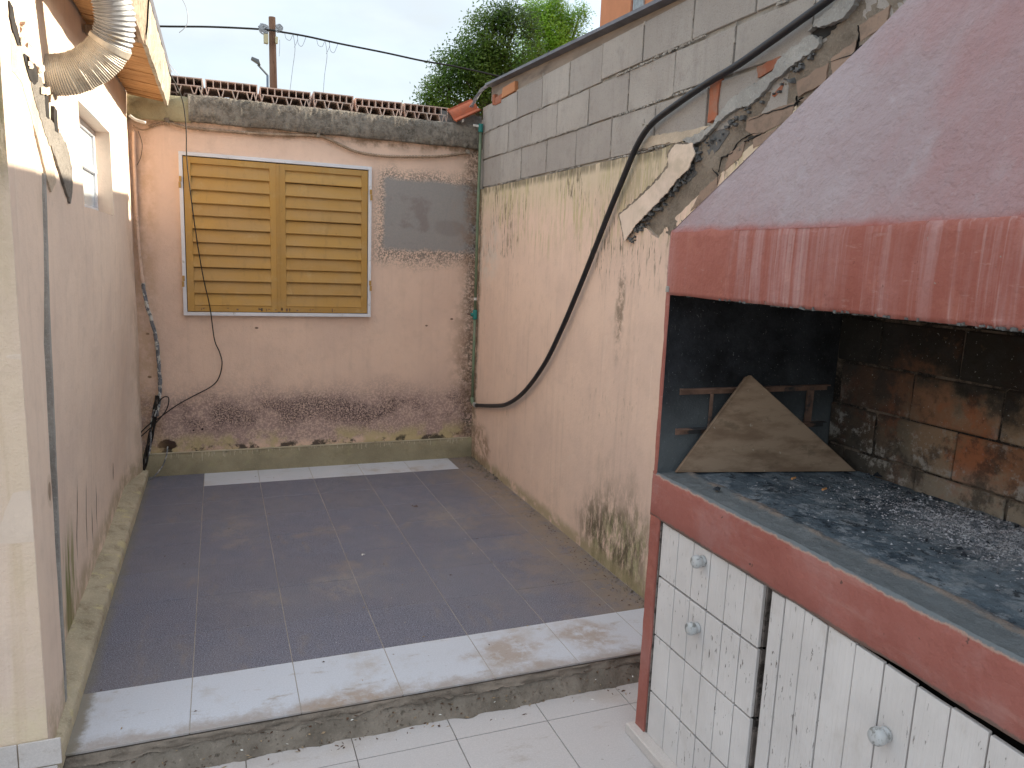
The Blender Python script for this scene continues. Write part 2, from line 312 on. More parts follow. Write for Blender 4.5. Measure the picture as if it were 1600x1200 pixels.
MT['wtile'] = whitetile('white_floor_tile', (.60, .63, .70), .8, 0.)
MT['ltile'] = whitetile('pale_floor_tile', (.56, .53, .53), .45, 5.)
MT['stile'] = whitetile('white_skirting_tile', (.62, .57, .545), .5, 9.)
def dirtm():
    m = Mt('packed_dirt'); c = m.mix(m.sm(m.noi(7, 7, .7), .3, .7), (.16, .135, .11), (.28, .24, .20))
    c = m.mix(m.mul(m.sm(m.noi(50, 4, .7), .58, .68), .6), c, (.055, .045, .035)); c = m.mix(m.mul(m.sm(m.noi(90, 3, .7, off=(3, 3, 3)), .66, .7), .6), c, (.40, .34, .27))
    return m.out(c, .95, m.bump(m.add(m.noi(45, 6, .7), m.noi(14, 4)), .008), spec=.1)
MT['dirt'] = dirtm()
# metals, plastics, wood
def shutm():
    m = Mt('ochre_painted_metal'); c = m.mix(m.rnd(), (.39, .22, .055), (.47, .275, .07)); c = m.mix(m.sm(m.noi(3, 5, .6, sc=(1, 1, 3)), .35, .7), c, (.41, .25, .085))
    c = m.mix(m.mul(m.sm(m.noi(1, 6, .65, sc=(24, 24, 5)), .52, .7), .35), c, (.27, .165, .06)); c = m.mix(m.mul(m.sm(m.noi(9, 6, .7), .55, .72), .4), c, (.50, .36, .16)); c = m.mix(m.mul(m.sm(m.noi(70, 3, .6), .71, .74), .7), c, (.16, .08, .03))
    return m.out(c, m.sm(m.noi(8, 4), .3, .7, .42, .65), m.bump(m.noi(40, 4, .6), .0008), spec=.4)
MT['shutter'] = shutm()
MT['alu'] = simple('white_aluminium', (.66, .67, .72), .4, .06, 6, .0004, 50, spec=.5, c2=(.4, .38, .35), f2=(.62, .75), ns2=16)
MT['rust'] = simple('rusty_steel', (.20, .12, .09), .75, .3, 16, .002, 70, c2=(.05, .05, .055), f2=(.5, .6))
MT['glass'] = (lambda m: m.out((.55, .62, .66), .08, None, spec=.9))(Mt('window_glass'))
def ductm():
    m = Mt('aluminium_duct_foil'); c = m.mix(m.sm(m.noi(7, 5, .6), .35, .65), (.62, .58, .50), (.48, .44, .37)); c = m.mix(m.mul(m.sm(m.noi(25, 5, .7), .52, .7), .6), c, (.34, .27, .18))
    return m.out(c, .55, m.bump(m.noi(30, 4, .6), .003), metal=.45, spec=.4)
MT['duct'] = ductm()
MT['duct_grey'] = simple('grey_duct_metal', (.40, .41, .42), .5, .15, 9, .002, 40, metal=.55, spec=.4, c2=(.50, .42, .30), f2=(.56, .68), ns2=10)
MT['rubber'] = simple('black_rubber', (.018, .018, .022), .45, .2, 20, .0006, 60, spec=.4)
MT['cable'] = simple('black_cable', (.025, .022, .02), .6, .2, 20, 0)
MT['tape'] = simple('weathered_tape', (.16, .17, .19), .7, .3, 30, .002, 60, c2=(.55, .54, .50), f2=(.5, .56), ns2=26)
MT['pinkpipe'] = simple('painted_conduit', (.62, .45, .35), .7, .1, 20, .001, 60, c2=(.3, .22, .16), f2=(.6, .7))
MT['conduit'] = simple('dusty_corrugated_conduit', (.30, .215, .15), .85, .25, 30, .002, 60, c2=(.62, .54, .44), f2=(.60, .64), ns2=7)
MT['greenpipe'] = simple('green_pipe', (.16, .21, .135), .55, .15, 12, .0008, 60, c2=(.20, .21, .15), f2=(.55, .7))
MT['teal'] = simple('teal_fitting', (.03, .21, .19), .5, .15, 20, .0008, 60)
MT['whiteplastic'] = simple('white_plastic', (.6, .6, .58), .5, .1, 20, 0)
MT['string'] = simple('pale_string', (.35, .33, .28), .8, .2, 20, 0)
MT['flashing'] = simple('grey_flashing', (.32, .33, .37), .45, .2, 14, .004, 40, spec=.5, c2=(.12, .12, .13), f2=(.5, .65))
MT['roofmetal'] = simple('dark_sheet_metal', (.12, .12, .14), .5, .2, 10, .001, 60, spec=.5)
MT['purlin'] = simple('brown_timber', (.26, .21, .17), .85, .2, 14, .003, 50, c2=(.15, .12, .1), f2=(.5, .7), sc=(1, .2, 1))
MT['bamboo'] = simple('yellow_cane', (.42, .33, .13), .7, .15, 20, .001, 60)
def woodm(name, a, b, d, sc, scale=30):
    m = Mt(name); g = m.noi(scale, 6, .62, sc=sc); c = m.mix(m.sm(g, .35, .65), a, b); c = m.mix(m.mul(m.sm(m.noi(scale*2.4, 4, .6, sc=sc, off=(3, 3, 3)), .58, .68), .7), c, d)
    c = m.mix(m.mul(m.rnd(), .3), c, d)
    return m.out(c, .82, m.bump(g, .003), spec=.2)
MT['soffit'] = woodm('soffit_pine', (.42, .22, .09), (.62, .38, .18), (.15, .07, .03), (.25, 3, 1), 24)
MT['rotten'] = woodm('rotten_wood', (.24, .18, .13), (.36, .29, .22), (.08, .06, .045), (3, .4, 1), 30)
MT['fascia'] = cement('mouldy_fascia_paint', (.40, .37, .31), (.17, .13, .09), .8, .006, 16, (.30, .24, .12), (.48, .62))
MT['polewood'] = woodm('pole_timber', (.22, .115, .07), (.30, .17, .11), (.08, .045, .03), (1, 1, .12), 9)
def boardm():
    m = Mt('board_veneer'); g = m.noi(7, 6, .6, sc=(1.0, 1, 3.2), off=(0, 0, 0)); c = m.mix(m.sm(g, .35, .62), (.20, .130, .085), (.32, .225, .155))
    c = m.mix(m.mul(m.sm(m.noi(9, 7, .7, sc=(1.3, 1, 2.5), off=(2, 2, 2)), .55, .68), .5), c, (.12, .085, .055)); c = m.mix(m.mul(m.sm(m.noi(55, 3, .6), .67, .72), .6), c, (.45, .4, .33))
    return m.out(c, .6, m.bump(g, .002), spec=.3)
MT['board'] = boardm()
# grill
def redpaint(name, wash, axis_streak=True):
    m = Mt(name); c = m.mix(m.sm(m.noi(3, 6, .65), .3, .7), (.30, .095, .072), (.37, .135, .108))
    c = m.mix(m.mul(m.sm(m.noi(10, 6, .7), .5, .7), .5), c, (.43, .17, .13))
    if axis_streak:
        s_ = m.noi(1, 6, .65, sc=(30, 30, 1.2)); big = m.sm(m.noi(1, 3, .6, sc=(3.2, 3.2, .6)), .40, .56)
        c = m.mix(m.mul(m.mul(m.sm(s_, .40, .66), big), wash), c, (.50, .34, .34))
        s2 = m.noi(1, 3, .5, sc=(90, 90, 1.0), off=(4, 1, 2)); c = m.mix(m.mul(m.mul(m.sm(s2, .56, .70), m.add(big, .1)), wash*.6), c, (.56, .42, .41))
        c = m.mix(m.mul(m.sm(m.noi(5, 6, .7, off=(7, 7, 7)), .5, .72), .35), c, (.27, .075, .06))
    else: c = m.mix(m.mul(m.sm(m.noi(4, 5, .65, off=(4, 4, 4)), .48, .68), wash), c, (.38, .20, .185))
    ch = m.sm(m.noi(38, 3, .6, off=(2, 8, 1)), .72, .75); c = m.mix(m.mul(ch, .8), c, (.30, .25, .22)); c = m.mix(m.mul(m.sm(m.noi(70, 4, .7, off=(1, 1, 5)), .66, .72), .55), c, (.12, .05, .04)); c = m.mix(m.mul(m.sm(m.noi(1, 5, .7, sc=(14, 14, 60), off=(1, 6, 5)), .62, .70), .3), c, (.50, .30, .27))
    return m.out(c, .72, m.bump(m.add(m.noi(50, 5, .65), m.mul(m.noi(7, 3), 1.5)), .004), spec=.3)
def cred():
    m = Mt('worn_red_paint'); c = m.mix(m.sm(m.noi(3, 6, .65), .3, .7), (.30, .098, .078), (.36, .135, .112)); c = m.mix(m.mul(m.sm(m.noi(5, 6, .65, off=(4, 4, 4)), .48, .68), .5), c, (.38, .20, .185))
    c = m.mix(m.mul(m.sm(m.noi(1, 6, .7, sc=(3, 3, 28), off=(4, 1, 4)), .52, .72), .35), c, (.43, .24, .21)); c = m.mix(m.mul(m.sm(m.noi(34, 3, .6, off=(2, 8, 1)), .69, .73), .8), c, (.10, .06, .05))
    z = m.add(m.xyz()[2], m.mul(m.ma('SUBTRACT', m.noi(26, 6, .75), .5), .022)); c = m.mix(m.sm(z, .826, .832), c, (.40, .27, .22)); c = m.mix(m.sm(z, .830, .836), c, (.155, .175, .19))
    c = m.mix(m.mul(m.sm(m.add(m.xyz()[2], m.mul(m.ma('SUBTRACT', m.noi(40, 6, .75), .5), .02)), .702, .696), .85), c, (.16, .12, .10))
    return m.out(c, .75, m.bump(m.add(m.noi(50, 5, .65), m.mul(m.noi(7, 3), 1.5)), .005), spec=.3)
MT['cred'] = cred()
MT['redband'] = redpaint('streaked_red_paint', .5); MT['red'] = redpaint('red_paint', .5, False)
def hoodm():
    m = Mt('faded_mauve_paint'); c = m.mix(m.sm(m.noi(1.6, 5, .55), .3, .7), (.33, .245, .255), (.375, .31, .325))
    s_ = m.noi(1, 5, .55, sc=(2.0, 2.2, .9), off=(3, 1, 2)); c = m.mix(m.mul(m.sm(s_, .46, .68), .62), c, (.345, .17, .165))
    c = m.mix(m.mul(m.sm(m.noi(1, 5, .6, sc=(9, 9, 1.4), off=(6, 1, 2)), .54, .74), .35), c, (.40, .36, .38))
    c = m.mix(m.mul(m.sm(m.noi(1, 6, .65, sc=(6, 40, 30), off=(6, 6, 2)), .54, .72), .25), c, (.25, .18, .20)); c = m.mix(m.mul(m.sm(m.noi(22, 6, .75, off=(2, 6, 2)), .58, .74), .35), c, (.44, .38, .39))
    z = m.sm(m.add(m.xyz()[2], m.mul(m.ma('SUBTRACT', m.noi(12, 5, .6), .5), .03)), 1.625, 1.59); c = m.mix(z, c, (.34, .10, .08))
    c = m.mix(m.mul(m.sm(m.noi(90, 3, .6), .70, .74), .5), c, (.15, .10, .10))
    return m.out(c, .78, m.bump(m.add(m.add(m.noi(45, 5, .65), m.mul(m.noi(1, 5, .6, sc=(9, 22, 16)), 1.6)), m.mul(m.noi(5, 3), 2.)), .008), spec=.25)
MT['hood'] = hoodm()
def sootm():
    m = Mt('soot_plaster'); c = m.mix(m.sm(m.noi(5, 6, .7), .35, .7), (.010, .010, .012), (.035, .038, .045))
    c = m.mix(m.mul(m.sm(m.add(m.xyz()[2], m.mul(m.noi(6, 5), .2)), 1.30, 1.0), .8), c, (.13, .145, .155))
    c = m.mix(m.mul(m.sm(m.noi(30, 6, .75, sc=(2, 1, 1)), .60, .70), .35), c, (.16, .15, .145)); c = m.mix(m.mul(m.sm(m.noi(160, 2, .7), .70, .74), .6), c, (.4, .4, .4))
    return m.out(c, .9, m.bump(m.noi(60, 5, .7), .004), spec=.2)
MT['soot'] = sootm()
def fbrick():
    m = Mt('sooty_fire_brick'); 
    c = m.mix(m.rnd(), (.29, .125, .065), (.33, .225, .145)); c = m.mix(m.mul(m.sm(m.noi(5, 5, .65), .45, .62), .8), c, (.34, .27, .19))
    c = m.mix(m.mul(m.sm(m.noi(7, 5, .65, off=(5, 5, 5)), .50, .62), .8), c, (.40, .14, .065))
    z = m.add(m.xyz()[2], m.mul(m.ma('SUBTRACT', m.noi(5, 7, .7), .5), .62)); z = m.add(z, m.mul(m.rnd(), .12))
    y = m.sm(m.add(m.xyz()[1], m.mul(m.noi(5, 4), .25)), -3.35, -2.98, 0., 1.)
    c = m.mix(m.mul(m.sm(z, 1.12, 1.30), .95), c, (.018, .016, .014)); c = m.mix(m.mul(m.sm(m.add(m.xyz()[2], m.mul(m.noi(7, 6, .7), .16)), 1.06, .94), .6), c, (.36, .30, .24))
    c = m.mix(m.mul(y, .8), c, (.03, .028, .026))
    c = m.mix(m.mul(m.sm(m.noi(8, 7, .72, off=(3, 9, 1)), .47, .60), .72), c, (.045, .038, .034)); c = m.mix(m.mul(m.mul(m.sm(m.noi(12, 7, .75, off=(6, 9, 1)), .52, .62), m.sm(m.xyz()[2], 1.16, .95)), .75), c, (.42, .38, .34)); c = m.mix(m.mul(m.sm(m.noi(18, 6, .75), .62, .72), .3), c, (.35, .20, .10)); c = m.mix(m.mul(m.sm(m.noi(120, 2, .7), .68, .73), .5), c, (.5, .48, .45))
    return m.out(c, .9, m.bump(m.add(m.noi(50, 6, .7), m.noi(10, 3)), .006), spec=.2)
MT['fbrick'] = fbrick()
MT['fmortar'] = cement('sooty_mortar', (.20, .15, .115), (.02, .018, .017), .95, .010, 6, None, (.38, .56))
def counterm():
    m = Mt('ash_stained_counter')
    c = m.mix(m.sm(m.noi(6, 7, .7, sc=(1, .7, 1)), .33, .66), (.042, .062, .086), (.185, .23, .27))
    c = m.mix(m.mul(m.sm(m.noi(16, 7, .75, off=(2, 2, 2)), .50, .60), .85), c, (.31, .34, .37))
    c = m.mix(m.mul(m.sm(m.noi(22, 6, .7, off=(7, 2, 2)), .55, .64), .8), c, (.015, .02, .027))
    x = m.add(m.xyz()[0], m.mul(m.ma('SUBTRACT', m.noi(9, 6, .7), .5), .045))
    rim = m.mul(m.sm(x, 1.40, 1.44, 1., 1.), m.sm(x, 1.515, 1.535, 1., 0.)); c = m.mix(m.mul(rim, .8), c, (.165, .175, .18))
    st = m.mul(m.sm(x, 1.505, 1.515), m.sm(x, 1.535, 1.55, 1., 0.)); c = m.mix(m.mul(m.mul(st, m.sm(m.noi(8, 6, .7, off=(1, 1, 1)), .40, .60)), .7), c, (.33, .25, .20))
    a = m.mul(m.ell((1.98, -3.80, .84), (.30, .48, 1e3), .4, 6, 1., .2), m.sm(m.noi(60, 5, .8), .38, .6)); c = m.mix(m.mul(a, .85), c, (.46, .45, .47))
    return m.out(c, .85, m.bump(m.add(m.noi(70, 6, .75), m.mul(m.noi(14, 5), 1.5)), .008), spec=.25)
MT['counter'] = counterm()
def whitewood():
    m = Mt('chipped_white_paint'); c = m.mix(m.sm(m.noi(4, 5, .6), .3, .7), (.60, .57, .56), (.70, .67, .66))
    c = m.mix(m.mul(m.rnd(), .18), c, (.48, .45, .44))
    c = m.mix(m.mul(m.sm(m.noi(5, 6, .7, sc=(1, 1, .6), off=(2, 2, 2)), .52, .72), .40), c, (.38, .33, .28))
    ch = m.mul(m.sm(m.noi(1, 4, .65, sc=(110, 110, 24)), .645, .665), m.sm(m.noi(4, 4, .6, off=(9, 9, 9)), .42, .6)); c = m.mix(ch, c, (.10, .07, .055))
    return m.out(c, .6, m.bump(m.add(m.noi(1, 4, .6, sc=(120, 120, 8)), m.mul(ch, -.8)), .0018), spec=.35)
MT['whitewood'] = whitewood()
MT['gap_shade'] = simple('painted_gap_shade', (.03, .028, .027), .9, .3, 20, .002, 50)  # near-black colour stands for the shade inside gaps and hollows
MT['greywood'] = simple('bare_grey_wood', (.20, .17, .155), .9, .3, 30, .003, 60, c2=(.06, .05, .045), f2=(.5, .6), ns2=30)
MT['knob'] = simple('painted_knob', (.46, .47, .48), .55, .1, 30, .0015, 70, spec=.35, c2=(.22, .22, .21), f2=(.52, .62), ns2=45)
MT['ash'] = simple('ash_flakes', (.46, .46, .49), .95, .3, 30, .002, 80, c2=(.14, .15, .17), f2=(.50, .60), ns2=25)
MT['coal'] = simple('charcoal', (.03, .035, .045), .9, .4, 30, .004, 80, c2=(.3, .3, .32), f2=(.52, .66), ns2=30)
MT['butt'] = simple('orange_paper', (.55, .28, .12), .8, .1)
MT['litter'] = simple('dry_litter', (.33, .24, .15), .9, .4, 40, 0)
MT['deadleaf'] = simple('dark_dead_leaf', (.10, .055, .035), .9, .3, 40, 0)
MT['palebit'] = simple('pale_scrap', (.75, .74, .70), .8, .05, 40, 0)
MT['lampgrey'] = simple('lamp_grey_metal', (.16, .18, .20), .5, .1, 3, 0)
MT['lampblue'] = simple('blue_grey_post', (.14, .18, .24), .5, .1, 3, 0)
MT['box'] = simple('cream_junction_box', (.62, .56, .36), .6, .1, 3, 0)
MT['insul'] = simple('grey_coiled_wire', (.33, .35, .38), .6, .2, 8, 0)
MT['orangewall'] = simple('orange_house_paint', (.62, .25, .13), .85, .06, 2, .002, 20)
MT['leafdark'] = (lambda m: m.out(m.mix(m.sm(m.noi(.9, 4, .6), .35, .65), (.055, .095, .018), (.17, .225, .042)), .5, None, spec=.4, sub=(.16, .30, .04)))(Mt('dark_leaf'))
MT['leafbright'] = (lambda m: m.out(m.mix(m.sm(m.noi(.9, 4, .6), .35, .65), (.18, .31, .035), (.33, .50, .07)), .5, None, spec=.4, sub=(.48, .74, .08)))(Mt('bright_leaf'))
MT['bark'] = simple('bark', (.12, .09, .065), .95, .3, 6, .02, 14)

# ------------------------------------------------------------------ mesh helpers
class MB:
    def __init__(s): s.v = []; s.f = []
    def addv(s, vs, fs):
        b = len(s.v); s.v += [tuple(x) for x in vs]; s.f += [tuple(i+b for i in f) for f in fs]; return s
    def box(s, x0, x1, y0, y1, z0, z1, j=0.):
        r = lambda: random.uniform(-j, j) if j else 0
        vs = [(x+r(), y+r(), z+r()) for x in (x0, x1) for y in (y0, y1) for z in (z0, z1)]
        return s.addv(vs, [(0, 1, 3, 2), (4, 6, 7, 5), (0, 4, 5, 1), (2, 3, 7, 6), (0, 2, 6, 4), (1, 5, 7, 3)])
    def hexa(s, lo, hi):            # two quads
        return s.addv(list(lo)+list(hi), [(3, 2, 1, 0), (4, 5, 6, 7), (0, 1, 5, 4), (1, 2, 6, 5), (2, 3, 7, 6), (3, 0, 4, 7)])
    def tube(s, pts, r, seg=8, caps=True):
        pts = [Vector(p) for p in pts]; n = len(pts); rr = r if hasattr(r, '__len__') else [r]*n
        t0 = (pts[1]-pts[0]).normalized(); a = t0.orthogonal().normalized(); b0 = len(s.v)
        for i, p in enumerate(pts):
            t = (pts[min(i+1, n-1)]-pts[max(i-1, 0)]).normalized()
            a = (a-t*a.dot(t)).normalized(); b = t.cross(a)
            for k in range(seg):
                an = 2*math.pi*k/seg; s.v.append(tuple(p+(a*math.cos(an)+b*math.sin(an))*rr[i]))
        for i in range(n-1):
            for k in range(seg):
                k2 = (k+1) % seg; s.f.append((b0+i*seg+k, b0+i*seg+k2, b0+(i+1)*seg+k2, b0+(i+1)*seg+k))
        if caps:
            s.f.append(tuple(b0+k for k in reversed(range(seg)))); s.f.append(tuple(b0+(n-1)*seg+k for k in range(seg)))
        return s
    def prism(s, poly, d0, d1, ax):     # poly in the two other axes (in order), extruded along ax
        def P3(p, d):
            q = list(p); q.insert(ax, d); return tuple(q)
        n = len(poly); b = len(s.v); s.v += [P3(p, d0) for p in poly]+[P3(p, d1) for p in poly]
        s.f.append(tuple(range(b, b+n))); s.f.append(tuple(reversed(range(b+n, b+2*n))))
        for i in range(n): j = (i+1) % n; s.f.append((b+i, b+n+i, b+n+j, b+j))
        return s
    def mesh(s, name, mat, bev=0., smooth=False, weld=False):
        me = bpy.data.meshes.new(name); me.from_pydata(s.v, [], s.f)
        bm = bmesh.new(); bm.from_mesh(me)
        if weld: bmesh.ops.remove_doubles(bm, verts=bm.verts, dist=1e-5)
        bmesh.ops.recalc_face_normals(bm, faces=bm.faces)
        if bev: bmesh.ops.bevel(bm, geom=bm.edges[:], offset=bev, segments=1, affect='EDGES', profile=.5)
        big = [f for f in bm.faces if len(f.verts) > 4]
        if big: bmesh.ops.triangulate(bm, faces=big)
        for f in bm.faces: f.smooth = smooth
        bm.to_mesh(me); bm.free(); me.materials.append(MT[mat]); return me
def link(o, parent=None):
    COL.objects.link(o)
    if parent is not None: o.parent = parent
    return o
def ob(name, mb, mat, parent=None, **k):
    me = mb if isinstance(mb, bpy.types.Mesh) else mb.mesh(name, mat, **k)
    return link(bpy.data.objects.new(name, me), parent)
def tag(o, label=None, cat=None, group=None, kind=None):
    if label: o['label'] = label
    if cat: o['category'] = cat
    if group: o['group'] = group
    if kind: o['kind'] = kind
    return o
def thing(name, label, cat, group=None, loc=(0, 0, 0)):
    o = link(bpy.data.objects.new(name, None)); o.location = loc; o.empty_display_size = .1
    return tag(o, label, cat, group)
def spline(pts, n=12):
    pts = [Vector(p) for p in pts]; out = []
    for i in range(len(pts)-1):
        p0 = pts[max(i-1, 0)]; p1 = pts[i]; p2 = pts[i+1]; p3 = pts[min(i+2, len(pts)-1)]
        for k in range(n):
            t = k/n; out.append(.5*((2*p1)+(p2-p0)*t+(2*p0-5*p1+4*p2-p3)*t*t+(-p0+3*p1-3*p2+p3)*t**3))
    out.append(pts[-1]); return out
def ragged(poly, step=.02, amp=.006, seed=0):
    out = []; n = len(poly)
    for i in range(n):
        a = Vector((*poly[i], 0)); b = Vector((*poly[(i+1) % n], 0)); L = (b-a).length; k = max(1, int(L/step))
        nr = Vector((-(b-a).y, (b-a).x, 0)).normalized() if L else Vector()
        for q in range(k):
            p = a+(b-a)*q/k; d = mnoise.noise(Vector((p.x*38+seed, p.y*38, seed)))*amp*1.6+random.uniform(-amp, amp)*.45
            if q == 0: d *= .3
            p = p+nr*d; out.append((p.x, p.y))
    return out
def ragged_open(pl, step=.012, amp=.006, seed=0):
    return ragged(pl, step, amp, seed)[:sum(max(1, int((Vector(b)-Vector(a)).length/step)) for a, b in zip(pl[:-1], pl[1:]))]
def smooth_grid(fn, nu, nv):
    mb = MB(); mb.v = [fn(i/nu, j/nv) for i in range(nu+1) for j in range(nv+1)]
    mb.f = [(i*(nv+1)+j, (i+1)*(nv+1)+j, (i+1)*(nv+1)+j+1, i*(nv+1)+j+1) for i in range(nu) for j in range(nv)]; return mb
def fb(x, y, z=0, sc=1., o=4): return mnoise.fractal(Vector((x*sc, y*sc, z*sc)), .8, 2.1, o)

XR, XL, YB, YE = 1.89, -.37, .31, -2.69
LOW = -.095
# ------------------------------------------------------------------ setting: ground, floors
tag(ob('ground', MB().addv([(-400, -400, -.16), (400, -400, -.16), (400, 400, -.16), (-400, 400, -.16)], [(0, 1, 2, 3)]), 'ground'), 'bare earth ground lying around and beyond the yard', kind='structure')
pf = ob('patio_floor', MB().box(-.36, 1.95, -2.620, .30, -.15, -.0045), 'slab'); tag(pf, 'raised patio slab under the dark grey tiles, with a raw cement edge', kind='structure')
gs = ob('grout', MB().box(-.36, 1.90, -2.627, .29, -.0044, -.0014), 'grout', pf)
TX, NR = .34, 7
RY = 2.303/NR
def tile(x0, x1, y0, y1, mat, parent, z=0., cuts=None, name='tile'):
    g = .0013; h = .0008; dz = random.uniform(-.0005, .0005); mb = MB()
    poly = cuts or [(x0+g, y0+h), (x1-g, y0+h), (x1-g, y1-h), (x0+g, y1-h)]
    mb.prism(poly, z-.009+dz, z+dz, 2)
    return ob(name, mb, mat, parent, bev=0 if cuts else .0012)
cols = [(-.345, 0)]+[(k*TX, (k+1)*TX) for k in range(5)]+[(5*TX, XR-.004)]
for ci, (a, b) in enumerate(cols):
    for r in range(NR): tile(a, b, -(r+1)*RY, -r*RY, 'gtile', pf)
    tile(a, b, -2.303-.325, -2.303, 'wtile', pf)
    tile(a, b, 0, .288, 'gtile' if ci in (0, 6) else 'wtile', pf)
# lower floor
lf = ob('lower_floor', MB().box(-3.2, 2.6, -6.6, -2.72, -.155, LOW-.0115), 'slab'); tag(lf, 'lower floor slab carrying the pale tiles at the foot of the step', kind='structure')
jx = [.495+.332*k for k in range(-7, 5)]
for i in range(len(jx)-1):
    a, b = jx[i], jx[i+1]
    if a > 1.75: continue
    for r in range(8): tile(a, b, -2.793-(r+1)*.332, -2.793-r*.332, 'ltile', lf, LOW)
    if b < -.34: continue
    ys = []; n = 26
    for k in range(n+1):
        x = a+.0016+(b-a-.0032)*k/n; ys.append((x, -2.674-.030*max(0, fb(x, 3.3, sc=4.5))-.012*abs(mnoise.noise(Vector((x*17, 1, 1))))))
    poly = [(a+.0016, -2.793+.0016), (b-.0016, -2.793+.0016)]+ys[::-1]
    tile(a, b, 0, 0, 'ltile', lf, LOW, cuts=poly)
# dirt strip between the step and the broken tile edge
def dstrip(u, v):
    x = -.40+2.35*u; y = -2.622-.145*v
    z = -.020-.082*min(1, (v/.42)**1.05) + (.012*fb(x, y, 0, 7)+.006*fb(x, y, 3, 30))*(1 if v < .33 else .45)
    if v > .38: z = min(z, LOW-.0015+.002*mnoise.noise(Vector((x*30, y*30, 0))))
    return (x, y-.01*mnoise.noise(Vector((x*6, 0, 0))), z)
tag(ob('dirt_strip', smooth_grid(dstrip, 260, 20), 'dirt', smooth=True), 'strip of packed dirt between the patio step and the pale lower tiles', kind='structure')
# rough underside ledge of the step
def ledge(u, v):
    x = -.34+2.28*u; th = v; y = -2.631-.010*v-.013*fb(x, v, 0, 6)*(v > 0)-.007*fb(x, v, 4, 22)*(v > 0); z = -.0095-.024*v-.014*abs(fb(x, 9, v, 9))*(v > .5)
    return (x, y, z)
ob('step_edge', smooth_grid(ledge, 220, 5), 'slab', pf, smooth=True)

# ------------------------------------------------------------------ left house
lh = thing('house', 'pale pink plastered house on the left with small high window and wooden eave', 'house', loc=(XL, YE, LOW))
def C(name, mb, mat, parent, **k):      # child built in world coordinates
    o = ob(name, mb, mat, parent, **k); o.matrix_parent_inverse = Matrix.Translation(parent.location).inverted() if parent.type == 'EMPTY' else Matrix.Identity(4); return o
WY0, WY1, WZ0, WZ1 = -1.49, -.60, 1.64, 2.045
def ss(a, b, x): t = min(1, max(0, (x-a)/(b-a))); return t*t*(3-2*t)
def walldisp(y, z): return (.006*fb(y, z, 0, 1.4)+.0015*fb(y, z, 2, 9))*(.12+.88*min(1, max(0, (y+2.15)/.4)))-.060*ss(.27, -.15, y)*(1-ss(.2, 1.5, z))
def gridwall(ys, zs, X, hole=None, back=.16):
    mb = MB(); ny, nz_ = len(ys), len(zs)
    mb.v = [(X+walldisp(y, z)*(1 if hole is None or not (hole[0]-.001 <= y <= hole[1]+.001 and hole[2]-.001 <= z <= hole[3]+.001) else 1), y, z) for y in ys for z in zs]
    for i in range(ny-1):
        for j in range(nz_-1):
            if hole and ys[i] >= hole[0]-1e-6 and ys[i+1] <= hole[1]+1e-6 and zs[j] >= hole[2]-1e-6 and zs[j+1] <= hole[3]+1e-6: continue
            mb.f.append((i*nz_+j, i*nz_+j+1, (i+1)*nz_+j+1, (i+1)*nz_+j))
    return mb
def seq(a, b, step, extra=()):
    n = max(1, round((b-a)/step)); L = [a+(b-a)*i/n for i in range(n+1)]; L = [x for x in L if all(abs(x-e) > step*.35 for e in extra)]+list(extra); return sorted(L)
wm = gridwall(seq(YE, .33, .05, (WY0, WY1)), seq(-.15, 2.46, .05, (WZ0, WZ1)), XL, (WY0, WY1, WZ0, WZ1))
# reveal of the window (four sides) and a back skin
D = .066
for (a, b) in (((WY0, WZ0), (WY0, WZ1)), ((WY0, WZ1), (WY1, WZ1)), ((WY1, WZ1), (WY1, WZ0)), ((WY1, WZ0), (WY0, WZ0))):
    wm.addv([(XL+walldisp(*a), *a), (XL+walldisp(*b), *b), (XL-D-.06, *b), (XL-D-.06, *a)], [(0, 1, 2, 3)])
C('wall', wm, 'left', lh, smooth=False)
C('wall_core', MB().box(XL-.26, XL-.24, YE+.02, .33, -.15, 2.46), 'left', lh)
# near face, turned to the camera
def fface(u, v):
    x = -3.6+(3.6+XL+.0045)*u; z = -.15+3.2*v; return (x, YE-.002-.005*abs(fb(x, z, 5, 2))*(u < 1), z)
C('front_wall', smooth_grid(fface, 80, 60), 'front', lh, smooth=True)
C('front_wall_core', MB().box(-3.6, XL-.2, YE+.03, YE+.16, -.15, 3.0), 'front', lh)
# plaster swelling at the corner
swell = [(YE+.000, .04), (-2.445, .05), (-2.435, .9), (-2.40, 1.5), (-2.36, 1.78), (-2.55, 2.3), (YE+.000, 2.3)]
C('plaster_swelling', MB().prism(ragged(swell, .06, .004, 3), XL-.09, XL+.0055, 0), 'left', lh, bev=.0015)
# grey mortar line beside it
ln = [(-2.27, 1.70), (-2.243, 1.70), (-2.31, 1.3), (-2.345, .9), (-2.39, .5), (-2.418, .06), (-2.440, .06), (-2.41, .5), (-2.37, .9), (-2.335, 1.3)]
C('mortar_line', MB().prism(ragged(ln, .03, .0025, 5), XL-.07, XL+.0070, 0), 'mortar_grey', lh)
